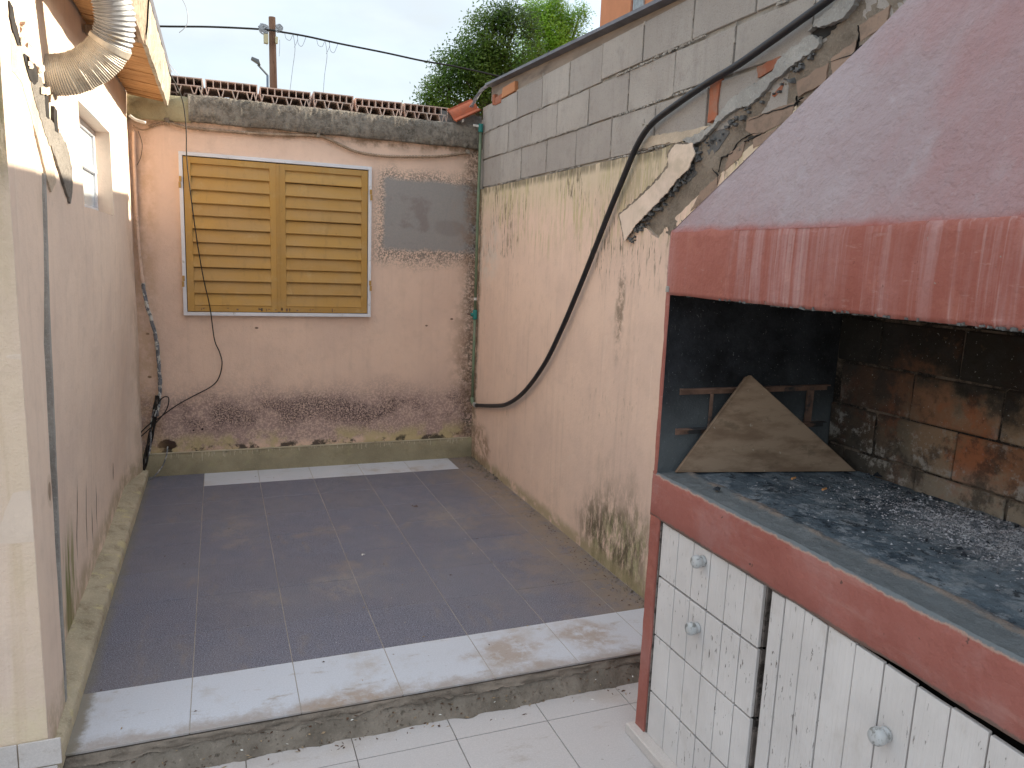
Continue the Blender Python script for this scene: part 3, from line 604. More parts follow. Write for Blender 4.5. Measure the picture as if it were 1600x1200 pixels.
# broken plaster and a painted shade band, high on the corner
def PXL(pts, X=XL): return [(lambda p: (p.y, p.z))(at(x, y, X=X)) for x, y in pts]
C('painted_shade_band', MB().prism(ragged(PXL([(20, 40), (32, 80), (45, 130), (58, 150), (68, 200), (80, 250), (84, 285), (77, 300), (70, 280), (62, 245), (50, 200), (30, 130), (14, 110), (12, 60)]), .02, .004, 7), XL, XL+.0068, 0), 'mortar_shade_beige', lh)  # beige colour stands in for a diagonal band of shade
C('mortar_patch', MB().prism(ragged(PXL([(36, 95), (46, 110), (60, 120), (66, 150), (72, 180), (84, 200), (100, 225), (109, 262), (109, 300), (106, 318), (99, 296), (88, 262), (78, 235), (66, 210), (56, 175), (48, 150)]), .012, .006, 9), XL, XL+.0085, 0), 'mortar_mid', lh)
C('crevice', MB().prism(ragged(PXL([(31, 84), (40, 88), (50, 100), (55, 118), (52, 128), (47, 132), (40, 120), (35, 102)]), .012, .005, 11), XL, XL+.0095, 0), 'gap_shade', lh)  # raised dark plates; shade of the broken gaps is in their colour
C('crevice', MB().prism(ragged(PXL([(8, 0), (14, 10), (17, 30), (24, 55), (28, 72), (22, 70), (15, 50), (9, 25)]), .012, .004, 12), XL, XL+.0095, 0), 'gap_shade', lh)
C('crevice', MB().prism(ragged(PXL([(66, 130), (70, 145), (71, 165), (72, 185), (67, 182), (65, 160), (64, 140)]), .01, .003, 13), XL, XL+.0095, 0), 'gap_shade', lh)
C('crevice', MB().prism(ragged(PXL([(79, 165), (84, 172), (85, 192), (86, 208), (81, 204), (79, 185)]), .01, .003, 14), XL, XL+.0098, 0), 'gap_shade', lh)
rs = random.Random(5)
for i in range(15):         # loose flakes of plaster along the break
    t = rs.random(); x = 12+t*78+rs.uniform(-7, 9); y = 5+t*205+rs.uniform(-14, 14); s_ = rs.uniform(3, 8)
    a0 = rs.uniform(0, 6); pts = [(x+math.cos(a0+k*1.2)*s_*rs.uniform(.35, 1.), y+math.sin(a0+k*1.2)*s_*rs.uniform(.6, 1.4)) for k in range(5)]
    d0 = XL+.010+rs.uniform(0, .005)
    C('plaster_flake', MB().prism(PXL(pts), d0, d0+.002, 0), 'left' if rs.random() < .6 else 'mortar_shade_beige', lh)
# window
wf = C('window', MB().box(XL-D-.03, XL-D, WY0, WY1, WZ0, WZ0+.03).box(XL-D-.03, XL-D, WY0, WY1, WZ1-.03, WZ1).box(XL-D-.03, XL-D, WY0, WY0+.03, WZ0+.03, WZ1-.03).box(XL-D-.03, XL-D, WY1-.03, WY1, WZ0+.03, WZ1-.03).box(XL-D-.026, XL-D+.006, WY0+.03, WY1-.03, 1.835, 1.862).box(XL-D-.026, XL-D-.002, -1.06, -1.035, WZ0+.03, WZ1-.03), 'alu', lh, bev=.002)
for (y0, y1) in ((WY0+.03, -1.06), (-1.035, WY1-.03)):
    for (z0, z1) in ((WZ0+.03, 1.835), (1.862, WZ1-.03)): C('pane', MB().box(XL-D-.018, XL-D-.013, y0, y1, z0, z1), 'glass', wf)
# curb skirting along its foot
def curb(u, v):
    y = YE-.002+(2.98)*u; prof = [(XL-.09, .074), (XL-.045, .066), (-.362, .052), (-.347, .045), (-.341, .03), (-.338, -.012)]
    i = min(int(v*5+1e-6), 5); x, z = prof[i]; x = x+.02*(1-i/5)*ss(-.2, .27, y); k = 1 if 0 < i < 5 else .3
    return (x+k*.004*fb(y, i*.3, 0, 6), y, z+k*.006*fb(y, i*.2, 4, 5))
C('curb', smooth_grid(curb, 120, 5), 'curb', lh, smooth=True)
C('curb_end', MB().prism([(XL, .062), (-.354, .052), (-.343, .044), (-.339, -.01), (XL, -.01)], YE-.006, YE+.002, 1), 'curb', lh)
for (x0, x1, z0, z1) in ((-.437, -.333, .022, .102), (-.775, -.440, .022, .102), (-1.11, -.778, .022, .102), (-.437, -.345, -.13, .018), (-.775, -.440, -.13, .018), (-1.11, -.778, -.13, .018)):
    C('skirting_tile', MB().box(x0, x1, YE-.012, YE-.0065, z0, z1), 'stile', lh, bev=.001)
# eave
def eavepts(px, py, X): p = at(px, py, X=X); return p
ZB0, ZB1 = 2.335, 2.50
SL = .07/.22        # soffit rises towards the wall? nearly level
for k in range(40):
    y1 = .27-k*.070; y0 = y1-.0655
    if y0 < -2.62: break
    t = (y1+.0)/2.9; zi = 2.388; zo = 2.362-.0*t; j = rs.uniform(-.002, .002)
    C('soffit_board', MB().hexa([(XL+.008, y0, zi+j), (-.150, y0, zo+j), (-.150, y1, zo+j), (XL+.008, y1, zi+j)], [(XL+.008, y0, zi+.014), (-.150, y0, zo+.014), (-.150, y1, zo+.014), (XL+.008, y1, zi+.014)]), 'soffit', lh)
def fasc(y0, y1, name, mat, dz=0, dx=0):
    n = 16; pb = []; pt = []
    mb = MB(); 
    def f(u, v):
        y = y0+(y1-y0)*u; prof = [(-.148, 2.36), (-.158+dx, 2.338+dz), (-.140+dx, 2.335+dz), (-.128+dx, 2.40), (-.120+dx, 2.50), (-.135, 2.51)]
        x, z = prof[min(int(v*5+1e-6), 5)]; return (x+.003*fb(y, v, 0, 8), y, z+.004*fb(y, v, 7, 6))
    return C(name, smooth_grid(f, 40, 5), mat, lh, smooth=False)
fasc(-1.30, .24, 'fascia_board', 'fascia'); fasc(-2.66, -1.31, 'rotten_fascia', 'rotten', -.01, -.006)
C('rafter', MB().box(XL+.01, -.14, -1.345, -1.295, 2.33, 2.365), 'rotten', lh, bev=.003)
C('roof', MB().hexa([(-3.6, -2.85, 3.1), (-.12, -2.72, 2.512), (-.12, .24, 2.512), (-3.6, 2.5, 3.1)], [(-3.6, -2.85, 3.14), (-.115, -2.72, 2.54), (-.115, .24, 2.54), (-3.6, 2.5, 3.14)]), 'roofmetal', lh)

# ------------------------------------------------------------------ back room
br = thing('back_room', 'pink stucco wall of the back room with yellow shutters under a concrete beam', 'building', loc=(.75, YB, 0))
def bwall(u, v):
    x = -.40+2.34*u; z = -.15+2.43*v; return (x, YB-.004*fb(x, z, 0, 1.2), z)
C('wall', smooth_grid(bwall, 60, 60), 'back', br, smooth=True)
C('wall_core', MB().box(-.40, 2.05, YB+.02, YB+.16, -.15, 2.28), 'back', br)
def beam(u, v):
    x = -.03+1.935*u; prof = [(YB+.1, 2.268), (YB-.030, 2.266), (YB-.036, 2.272), (YB-.038, 2.33), (YB-.036, 2.38), (YB-.032, 2.420), (YB-.022, 2.428), (YB+.25, 2.430)]
    i = min(int(v*7+1e-6), 7); y, z = prof[i]; r = fb(x, i*.25, 2, 7); k = 1 if 0 < i < 7 else .2
    return (x, y-k*.007*r-k*.004*mnoise.noise(Vector((x*45, i*3, 0))), z+k*.006*fb(x, i, 4, 5)+k*.003*mnoise.noise(Vector((x*60, i*3, 5))))
C('concrete_beam', smooth_grid(beam, 420, 7), 'beam', br, smooth=True)
def beam2(u, v):
    x = -.40+.385*u; prof = [(YB+.1, 2.255), (YB-.022, 2.253), (YB-.028, 2.262), (YB-.028, 2.37), (YB-.02, 2.405), (YB+.25, 2.41)]
    y, z = prof[min(int(v*5+1e-6), 5)]; return (x, y-.003*fb(x, v, 2, 7), z+.006*u+.003*fb(x, v, 4, 7))
C('beam_end', smooth_grid(beam2, 50, 5), 'greencap', br, smooth=True)
C('roof_slab', MB().box(-.4, 2.0, YB+.12, 3.2, 2.30, 2.425), 'beam', br)
C('side_wall', MB().box(-.4, -.25, YB+.17, 3.2, -.15, 2.29).box(1.9, 2.05, YB+.17, 3.2, -.15, 2.29), 'back', br)
def skirt(u, v):
    x = -.375+2.262*u; prof = [(YB-.002, .153), (YB-.022, .150), (YB-.026, .143), (YB-.024, .07), (YB-.022, -.01)]
    y, z = prof[min(int(v*4+1e-6), 4)]; return (x, y-.001*fb(x, v, 1, 6), z+.002*fb(x, v, 8, 4)*(v < .9))
MT['skirt'] = cement('olive_skirting', (.33, .29, .195), (.20, .17, .10), .5, .0015, 7, (.36, .33, .2))
MT['skirttop'] = cement('pale_skirting_top', (.5, .44, .32), (.25, .2, .12), .5, .002)
C('skirting', smooth_grid(skirt, 120, 4), 'skirt', br, smooth=True)
dr = MB()
for i in range(90):         # paint drips on the skirting
    x = rs.uniform(.05, 1.85) if i > 12 else rs.uniform(-.3, .1); L = rs.uniform(.006, .05)*rs.random()+.008; wd = rs.uniform(.0015, .0035)
    dr.box(x-wd, x+wd, YB-.0272, YB-.0255, .147-L, .149)
C('paint_drips', dr, 'skirttop', br)['kind'] = 'stuff'
C('skirting_top', MB().box(-.36, 1.86, YB-.0285, YB-.004, .1495, .1545, .0006), 'skirttop', br)
# window frame and shutters
FX0, FX1, FZ0, FZ1 = -.095, 1.108, 1.062, 2.082
yf0, yf1 = YB-.034, YB+.002; fw = .022
fr = MB().box(FX0, FX1, yf0, yf1, FZ1-fw, FZ1).box(FX0, FX1, yf0, yf1, FZ0, FZ0+fw).box(FX0, FX0+fw, yf0, yf1, FZ0+fw, FZ1-fw).box(FX1-fw, FX1, yf0, yf1, FZ0+fw, FZ1-fw)
C('window_frame', fr, 'alu', br, bev=.0015)
C('shutter_shade_sheet', MB().box(FX0+fw, FX1-fw, YB-.008, YB-.0055, FZ0+fw, FZ1-fw), 'gap_shade', br)  # dark sheet on the wall, coloured as the shade behind the slats
rs = random.Random(9)
def shutter(x0, x1):
    z0, z1 = FZ0+.026, FZ1-.028; y0, y1 = YB-.030, YB-.010; s = .042
    o = C('shutter', MB().box(x0, x0+s, y0, y1, z0, z1).box(x1-s, x1, y0, y1, z0, z1).box(x0+s, x1-s, y0, y1, z0, z0+s*.9).box(x0+s, x1-s, y0, y1, z1-s*.9, z1), 'shutter', br, bev=.0015)
    a, b = z0+s*.9, z1-s*.9; h = (b-a)/11; xm0, xm1 = x0+s, x1-s
    prof = [(y1-.001, h*1.02), (y1-.004, h*1.04), (y0+.002, h*.30), (y0-.002, h*.06), (y0+.003, 0), (y0+.006, h*.05), (y1-.001, h*.75)]
    me = MB().prism([(p[0], p[1]) for p in prof], xm0, xm1, 0).mesh('slat', 'shutter')
    for k in range(11):
        q = link(bpy.data.objects.new('slat', me), o); q.location.z = a+k*h; q.rotation_euler = (rs.uniform(-.012, .012), rs.uniform(-.0015, .0015), 0)
    return o
shs = [shutter(FX0+.026, .486), shutter(.500, FX1-.026)]
C('centre_strip', MB().box(.481, .505, YB-.033, YB-.0305, FZ0+.03, FZ1-.03), 'shutter', br, bev=.001)
for x, s_ in ((FX0-.004, 1), (FX1-.010, -1)):
    for z in (1.28, 1.895): C('hinge', MB().box(x, x+.014, YB-.044, YB-.0345, z-.035, z).box(x+.004*s_, x+.014+.004*s_, YB-.046, YB-.0365, z+.002, z+.036), 'shutter', br, bev=.001)
ru = MB()
for i in range(26): x = rs.uniform(.36, .62) if i < 14 else rs.uniform(.0, 1.0); s_ = rs.uniform(.002, .006); ru.box(x-s_, x+s_, YB-.0315, YB-.0305, 1.098+rs.uniform(-.006, .012), 1.104+rs.uniform(0, .014))
C('rust_spots', ru, 'rust', br)['kind'] = 'stuff'

# hollow clay roof blocks lying on the beam
def hollow(w_, h=.098, d=.24, cells=5):
    mb = MB(); t = .0058; zc = h*.5
    mb.box(-w_/2, w_/2, 0, d, h-t, h); mb.box(-w_/2+.012, w_/2-.012, 0, d, zc-t/2, zc+t/2)
    for k in range(cells+1):
        x = -w_/2+t/2+(w_-t)*k/cells; mb.box(x-t/2, x+t/2, 0, d, zc if k in (0, cells) else zc+t/2, h-t)
    cw = (w_-t)/cells; feet = [-w_/2+t/2+cw*k for k in range(0, cells+1, 2)]
    if cells % 2: feet[-1:] = [feet[-1]] ; feet.append(w_/2-t/2)
    for x in feet:
        for s_ in (-1, 1):
            xt = x+s_*cw*.42; xb = x+s_*cw*.12
            if abs(xt) > w_/2: xt = math.copysign(w_/2-t/2, xt); xb = xt-s_*.008
            mb.hexa([(xt-t/2, 0, zc-t/2), (xt+t/2, 0, zc-t/2), (xb+t/2, 0, .002), (xb-t/2, 0, .002)], [(xt-t/2, d, zc-t/2), (xt+t/2, d, zc-t/2), (xb+t/2, d, .002), (xb-t/2, d, .002)])
        xf = max(-w_/2+cw*.14, min(w_/2-cw*.14, x)); mb.box(xf-cw*.14, xf+cw*.14, 0, d, 0, .006)
    return mb
bounds = [250, 319, 404, 487, 553, 630, 702]
hl = ['leftmost hollow clay roof block, tucked behind the white eave board', 'hollow clay roof block second from the left, on the concrete beam',
      'widest hollow clay roof block, in front of the wooden pole on the beam', 'hollow clay roof block just right of the wooden pole',
      'hollow clay roof block under the left end of the yellow cane', 'rightmost hollow clay roof block, beside the red roof tile and under the cane']
for i in range(6):
    a = at(bounds[i]+2, 160, Y=YB+.01).x; b = at(bounds[i+1]-1, 160, Y=YB+.01).x; wd = b-a-.004
    o = ob('hollow_block', hollow(wd, .098+.004*(i % 2), .25, max(4, round(wd/.044))), 'clay'); o.location = ((a+b)/2, YB-.006+.012*((i*7) % 3), 2.4335-.001*i); o.rotation_euler = (0, rs.uniform(-.012, .012), rs.uniform(-.02, .02))
    tag(o, hl[i], 'roof block', 'hollow clay blocks along the top of the beam')
for i in range(5):
    a = -.05+i*.37+.06*(i % 2); o = ob('hollow_block', hollow(.33, .095, .25, 5), 'clay'); o.location = (a, YB+.285, 2.438); o.rotation_euler = (0, 0, rs.uniform(-.03, .03))
    tag(o, 'hollow clay block of the row behind the beam, '+['leftmost', 'second from the left', 'middle one', 'second from the right', 'rightmost'][i], 'roof block', 'second row of hollow clay blocks')
# cane, roof tiles, flashing at the right end
cp = [at(590, 162, Y=YB+.22), at(640, 165, Y=YB+.22), at(693, 171, Y=YB+.22)]
cm = MB(); sp = spline(cp, 14); cm.tube(sp, [.011+(.003 if i % 9 == 0 else 0) for i in range(len(sp))], 10)
tag(ob('cane', cm, 'bamboo', smooth=True), 'yellow cane lying on the clay blocks at the right end of the row', 'cane')
def rtile(L=.24, W=.15):
    def f(u, v):
        x = -W/2+W*v; z = .018*abs(math.sin(v*math.pi*1.5))+(.012 if v in (0, 1) else 0); return (x, L*u, z)
    mb = smooth_grid(f, 3, 18); n = len(mb.v); mb.v += [(a, b, c-.012) for a, b, c in mb.v]; mb.f += [tuple(i+n for i in f_) for f_ in mb.f[:]]
    nv = 19
    for j in range(18): mb.f.append((j, j+1, n+j+1, n+j)); mb.f.append((3*nv+j, 3*nv+j+1, n+3*nv+j+1, n+3*nv+j))
    for i in range(3): mb.f.append((i*nv, (i+1)*nv, n+(i+1)*nv, n+i*nv)); mb.f.append((i*nv+18, (i+1)*nv+18, n+(i+1)*nv+18, n+i*nv+18))
    return mb
o = ob('roof_tile', rtile(.20, .135), 'rooftile'); p = at(706, 190, Y=YB-.02); o.location = p+Vector((0, 0, -.005))
q = at(754, 168, Y=YB-.02); dv = (q-p).normalized(); yv = dv; xv = Vector((0.15, -.62, -.77)); xv = (xv-yv*xv.dot(yv)).normalized(); zv = xv.cross(yv)
o.matrix_world = Matrix.Translation(p+Vector((0, .0, .03)))@Matrix((xv, yv, zv)).transposed().to_4x4()
tag(o, 'red ribbed roof tile tilted against the block wall at the right end of the beam', 'roof tile')
o = ob('brick', MB().box(-.05, .07, 0, .1, 0, .022, .004), 'orangebrick'); o.location = at(706, 168, Y=YB+.14); o.location.z = 2.53; tag(o, 'orange brick fragment lying behind the red roof tile', 'brick')
ob2 = ob('mortar_lump', (lambda m: m)(MB().box(1.60, 1.90, YB+.02, YB+.2, 2.428, 2.50, .012)), 'mortar_dark'); tag(ob2, 'dark lump of mortar under the tilted red roof tile', 'mortar')
fpts = [at(722, 190, Y=YB+.02), at(738, 165, Y=YB-.03), at(752, 142, Y=YB-.10), at(768, 130, Y=YB-.20)]
fl = MB(); sp = spline(fpts, 8)
def flash(u, v):
    i = u*(len(sp)-1); p = sp[min(int(i), len(sp)-1)]; wv = .055*(1-.3*u); a = (v-.5)*wv; return (p.x+a*.75+.006*fb(u*3, v*2, 0, 3), p.y-abs(a)*.25+.008*fb(u*3, v*2, 7, 3), p.z+a*.65+.012*math.cos(v*6)+.006*fb(u*3, v*3, 2, 4))
o = ob('flashing', smooth_grid(flash, 24, 10), 'flashing', smooth=True); md = o.modifiers.new('s', 'SOLIDIFY'); md.thickness = .003
tag(o, 'crumpled grey metal flashing where the roof edge meets the block wall', 'flashing')

# ------------------------------------------------------------------ right boundary wall
rw = thing('boundary_wall', 'right boundary wall, pink render below and bare grey concrete blocks above', 'wall', loc=(XR, -1.3, LOW))
YG = -2.945
C('wall_core', MB().box(XR+.012, XR+.15, YG, YB-.002, -.15, 2.555).box(XR+.012, XR+.15, -5.9, YG-.002, 1.56, 2.555), 'jointcore', rw)
C('corner_joint', MB().box(XR+.004, XR+.0115, YB-.06, YB-.001, 1.99, 2.47, .001), 'mortar_grey', rw)
def PXR(pts, X=XR): return [(lambda p: (p.y, p.z))(at(x, y, X=X)) for x, y in pts]
TOPR = 1.992
edge_px = [(1062, 219), (1080, 232), (1072, 262), (1050, 286), (1036, 303), (1014, 328), (990, 352), (978, 374), (994, 357), (1006, 352), (1018, 366), (1030, 372), (1043, 352)]
ep = PXR(edge_px)
rr = ragged_open(ep, .012, .006, 21)
poly = [(YB-.001, -.15), (YB-.001, TOPR-.004)]+[(YB-.001-(YB+2.2)*k/24, TOPR-.004+.006*fb(k*.5, 2, 0, 1)-.002*k/24) for k in range(1, 24)]
poly = [q for q in poly if q[0] > ep[0][0]+.01 or q[1] < 0]+rr+[(YG, 1.60), (YG, -.15)]
C('pink_render', MB().prism(poly, XR-.002, XR+.012, 0), 'right', rw)
# blocks
def bl(y0, y1, z0, z1, mat='block', d=.0, clip=None):
    g = .0045; j = rs.uniform(-.002, .002); mb = MB().box(XR+.001+d+j, XR+.014, y0+g, y1-g, z0+g, z1-g, .0012)
    return C('block', mb, mat, rw, bev=.002)
j1 = [YB-.06, -.12, -.49, -.876, -1.262, -1.646, -2.035, -2.406]; z1_, z2_, z3_, z4_ = 1.995, 2.187, 2.372, 2.555
for a, b in zip(j1[:-1], j1[1:]): bl(b, a, z1_, z2_)
j2 = [YB-.06, .12, -.248, -.636, -1.005, -1.388, -1.786, -2.163, -2.548, -2.94, -3.33, -3.7]
for a, b in zip(j2[:-1], j2[1:]): bl(b, a, z2_+.012*(a < -2), z3_)
j3 = [YB-.04, .041, -.387, -.78, -1.14, -1.509, -1.893, -2.27, -2.651, -3.04, -3.42, -3.8]
for i, (a, b) in enumerate(zip(j3[:-1], j3[1:])): bl(b, a, z3_+.01*(a < -1.4), z4_-(.03 if i == 0 else .012*(i < 3)))
bl(-2.86, -2.475, z1_+.01, z2_+.008)
sq = MB()
for zz, yy0, yy1 in ((z2_, .25, -2.45), (z3_, .25, -3.3), (TOPR, .25, -2.1)):
    y = yy0
    while y > yy1:
        y -= rs.uniform(.006, .03)
        if fb(y, zz, 0, 3) < -.1: continue
        a_ = rs.uniform(.003, .011); sq.box(XR-.0045, XR+.004, y-a_, y+a_, zz-rs.uniform(.001, .005)+.006*(y < -2), zz+rs.uniform(.002, .006)+.006*(y < -2), .0025)
for ys__, z0__, z1__ in ((j1, z1_, z2_), (j2, z2_, z3_), (j3, z3_, z4_)):
    for y in ys__[1:-1]:
        z = z0__
        while z < z1__-.02:
            z += rs.uniform(.01, .05)
            if rs.random() < .5: sq.box(XR-.001, XR+.006, y-rs.uniform(.002, .006), y+rs.uniform(.001, .004), z-.008, z+.008, .0015)
C('squeezed_mortar', sq, 'jointcore', rw)['kind'] = 'stuff'
# corner blocks below (left-most column beside the pipe)
# red brick pieces in the wall
for poly_px, mat, d0 in (([(1112, 128), (1127, 122), (1124, 150), (1121, 186), (1107, 192), (1110, 160)], 'redbrick', 0), ([(1185, 104), (1222, 88), (1216, 106), (1186, 122)], 'redbrick', .0), ([(1206, 150), (1225, 128), (1222, 140), (1210, 152)], 'redbrick', .006)):
    C('brick', MB().prism(ragged(PXR(poly_px), .012, .003, 31), XR-.006+d0, XR+.014, 0), mat, rw)
# exposed old mortar wedge along the hood
wedge = [(979, 376), (992, 352), (1040, 300), (1084, 238), (1120, 196), (1190, 152), (1275, 72), (1350, -6), (1500, -30), (1300, 180), (1090, 380), (1030, 372), (1010, 350)]
wpoly = PXR(wedge)
C('old_mortar', MB().prism(ragged(wpoly, .02, .004, 41), XR+.0035, XR+.02, 0), 'mortar', rw)
mg = MB()
def inpoly(y, z):
    c = False; n = len(wpoly)
    for i in range(n):
        (a, b), (c_, d) = wpoly[i], wpoly[(i+1) % n]
        if (b > z) != (d > z) and y < (c_-a)*(z-b)/(d-b)+a: c = not c
    return c
ys0 = [p[0] for p in wpoly]; zs0 = [p[1] for p in wpoly]; y_ = min(ys0); q_ = .011
while y_ < max(ys0):
    z_ = min(zs0)
    while z_ < max(zs0):
        cor = [(y_, z_), (y_+q_, z_), (y_+q_, z_+q_), (y_, z_+q_)]
        if all(inpoly(*c_) for c_ in cor):
            mg.addv([(XR+.0015-.009*fb(a, b, 0, 7)-.004*mnoise.noise(Vector((a*70, b*70, 3))), a, b) for a, b in cor], [(0, 1, 2, 3)])
        z_ += q_
    y_ += q_
C('mortar_relief', mg, 'mortar', rw, weld=True, smooth=True)
def relief(u, v, k=0):
    return None
for pp in ([(1169, 186), (1243, 160), (1236, 188), (1180, 213), (1166, 203)], [(1178, 218), (1232, 192), (1212, 214), (1178, 232)], [(1246, 128), (1296, 98), (1290, 128), (1248, 152)], [(1250, 158), (1282, 140), (1262, 160)],
           [(1300, 92), (1340, 62), (1336, 88), (1302, 116)], [(1344, 40), (1392, 8), (1386, 38), (1346, 66)], [(1095, 300), (1128, 272), (1118, 300), (1080, 330)], [(1140, 240), (1165, 222), (1160, 244), (1132, 268)]):
    C('old_brick', MB().prism(ragged(PXR(pp), .012, .003, 43), XR-.004, XR+.02, 0), 'oldbrick', rw)
C('soot_and_gap_shade', MB().prism(ragged(PXR([(1086, 240), (1104, 214), (1128, 200), (1140, 205), (1128, 224), (1112, 248), (1096, 262), (1078, 282), (1066, 290), (1080, 262)]), .012, .005, 45), XR+.001, XR+.02, 0), 'mortar_dark', rw)
C('soot_and_gap_shade', MB().prism(ragged(PXR([(1268, 52), (1282, 40), (1300, 36), (1318, 30), (1300, 52), (1282, 62)]), .012, .004, 46), XR-.001, XR+.02, 0), 'gap_shade', rw)  # flat dark patch paints the shade inside a hollow
C('soot_and_gap_shade', MB().prism(ragged(PXR([(1236, 92), (1262, 78), (1252, 90), (1240, 98)]), .012, .003, 46), XR-.001, XR+.02, 0), 'gap_shade', rw)  # small gap, its shade put into the dark colour
# peeling plaster flap and grey cement rim (stand proud, real shadow gap behind)
flap = [(1083, 224), (1087, 240), (1076, 264), (1056, 284), (1042, 302), (1018, 327), (994, 351), (977, 377), (969, 336), (998, 311), (1025, 286), (1045, 261), (1046, 240), (1056, 226)]
C('plaster_flap', MB().prism(ragged(PXR(flap, XR-.02), .006, .004, 51), XR-.024, XR-.0195, 0), 'left', rw)
C('flap_backing', MB().prism(ragged([(y+.012, z+.006) for y, z in PXR(flap, XR-.015)], .007, .006, 52), XR-.0185, XR+.0, 0), 'mortar', rw)
rim = [(1082, 226), (1092, 222), (1108, 206), (1122, 190), (1146, 172), (1166, 166), (1186, 152), (1206, 128), (1232, 106), (1258, 88), (1278, 72), (1281, 56), (1262, 56), (1236, 74), (1216, 92), (1206, 112), (1184, 128), (1160, 140), (1140, 156), (1126, 174), (1112, 194), (1092, 208), (1066, 218)]
C('cement_rim', MB().prism(ragged(PXR(rim, XR-.015), .007, .006, 53), XR-.016, XR-.002, 0), 'mortar_grey', rw)
top = [(1262, 50), (1276, 40), (1300, 36), (1318, 28), (1334, 8), (1345, -12), (1318, -12), (1296, 14), (1272, 34)]
C('cement_rim', MB().prism(ragged(PXR(top, XR-.02), .007, .005, 54), XR-.022, XR-.002, 0), 'mortar_grey', rw)
C('cement_rim', MB().prism(ragged(PXR([(1020, 212), (1062, 206), (1110, 196), (1090, 212), (1064, 222), (1030, 226), (1000, 234), (985, 236)]), .02, .004, 55), XR-.0045, XR+.01, 0), 'mortar_shade_beige', rw)
crumb = MB()
for i in range(130):        # crumbled edge under the flap
    t = rs.random(); e = [(1088, 236), (1052, 292), (1015, 330), (982, 372)] if rs.random() < .75 else [(1088, 236), (1130, 196), (1200, 146), (1270, 78)]
    k = t*3; i0 = min(int(k), 2); fx = k-i0; x = e[i0][0]*(1-fx)+e[i0+1][0]*fx+rs.uniform(-2, 9); y = e[i0][1]*(1-fx)+e[i0+1][1]*fx+rs.uniform(-2, 9)
    p = at(x, y, X=XR-.008); s_ = rs.uniform(.002, .009); crumb.box(p.x-s_, p.x+.012, p.y-s_, p.y+s_, p.z-s_*.8, p.z+s_*.8, s_*.6)
C('crumbled_mortar', crumb, 'mortar_dark', rw)['kind'] = 'stuff'
def crack(px, wd, mat='gap_shade', X=XR-.0055, par=None):
    P_ = PXR(px, X); P_ = [p for a, b in zip(P_[:-1], P_[1:]) for p in [(a[0]+(b[0]-a[0])*k/5+rs.uniform(-.003, .003), a[1]+(b[1]-a[1])*k/5+rs.uniform(-.003, .003)) for k in range(5)]]
    up_ = [(y, z+wd*rs.uniform(.2, 1)*math.sin(math.pi*min(1, (i+.5)/len(P_)))) for i, (y, z) in enumerate(P_)]; dn = [(y, z-wd*rs.uniform(.2, 1)*math.sin(math.pi*min(1, (i+.5)/len(P_)))) for i, (y, z) in enumerate(P_)]
    C('crack', MB().prism(up_+dn[::-1], X, XR+.01, 0), mat, par or rw)
for px, wd in (([(1122, 268), (1127, 246), (1144, 238), (1150, 226), (1166, 212), (1196, 205)], .0035), ([(1162, 222), (1172, 216), (1196, 206)], .006), ([(1170, 188), (1200, 176), (1240, 164), (1256, 150)], .003), ([(1243, 150), (1245, 172)], .003), ([(1340, 38), (1342, 62), (1336, 84)], .003), ([(1296, 96), (1330, 84), (1350, 66)], .0025), ([(1112, 262), (1122, 276), (1120, 292)], .003)):
    crack(px, wd)
C('painted_edge', MB().prism(ragged(PXR([(1046, 350), (1100, 296), (1160, 240), (1246, 164), (1262, 176), (1196, 244), (1116, 330), (1060, 378)]), .02, .003, 56), XR-.002, XR+.02, 0), 'right', rw)
# bricks packed on top and timber under the sheet roof
for (y0, y1, z0, z1, m_) in ((-.10, .02, 2.520, 2.575, 'redbrick'), (.03, .07, 2.53, 2.60, 'redbrick'), (-.34, -.11, 2.545, 2.610, 'orangebrick')):
    C('brick', MB().box(XR-.004, XR+.10, y0, y1, z0, z1, .004), m_, rw, bev=.003)
# sheet roof of the neighbour
sr = thing('lean_to_roof', 'dark sheet metal roof edge with brown timber above the concrete blocks', 'roof', loc=(XR+.1, -1.3, 2.65))
def roofline(y): return 2.677+(.085-y)*(-.0383)
ys_ = [.16, -3.9]
za, zb = roofline(ys_[0]), roofline(ys_[1])
C('timber', MB().hexa([(XR+.020, ys_[0], za-.105), (XR+.07, ys_[0], za-.105), (XR+.07, ys_[1], zb-.085), (XR+.020, ys_[1], zb-.085)], [(XR+.020, ys_[0], za-.014), (XR+.07, ys_[0], za-.014), (XR+.07, ys_[1], zb-.014), (XR+.020, ys_[1], zb-.014)]), 'purlin', sr)
C('metal_sheet', MB().hexa([(XR-.03, ys_[0], za-.010), (XR+3.5, ys_[0], za-.25), (XR+3.5, ys_[1], zb-.25), (XR-.03, ys_[1], zb-.010)], [(XR-.03, ys_[0], za+.006), (XR+3.5, ys_[0], za-.23), (XR+3.5, ys_[1], zb-.23), (XR-.03, ys_[1], zb+.006)]), 'roofmetal', sr)
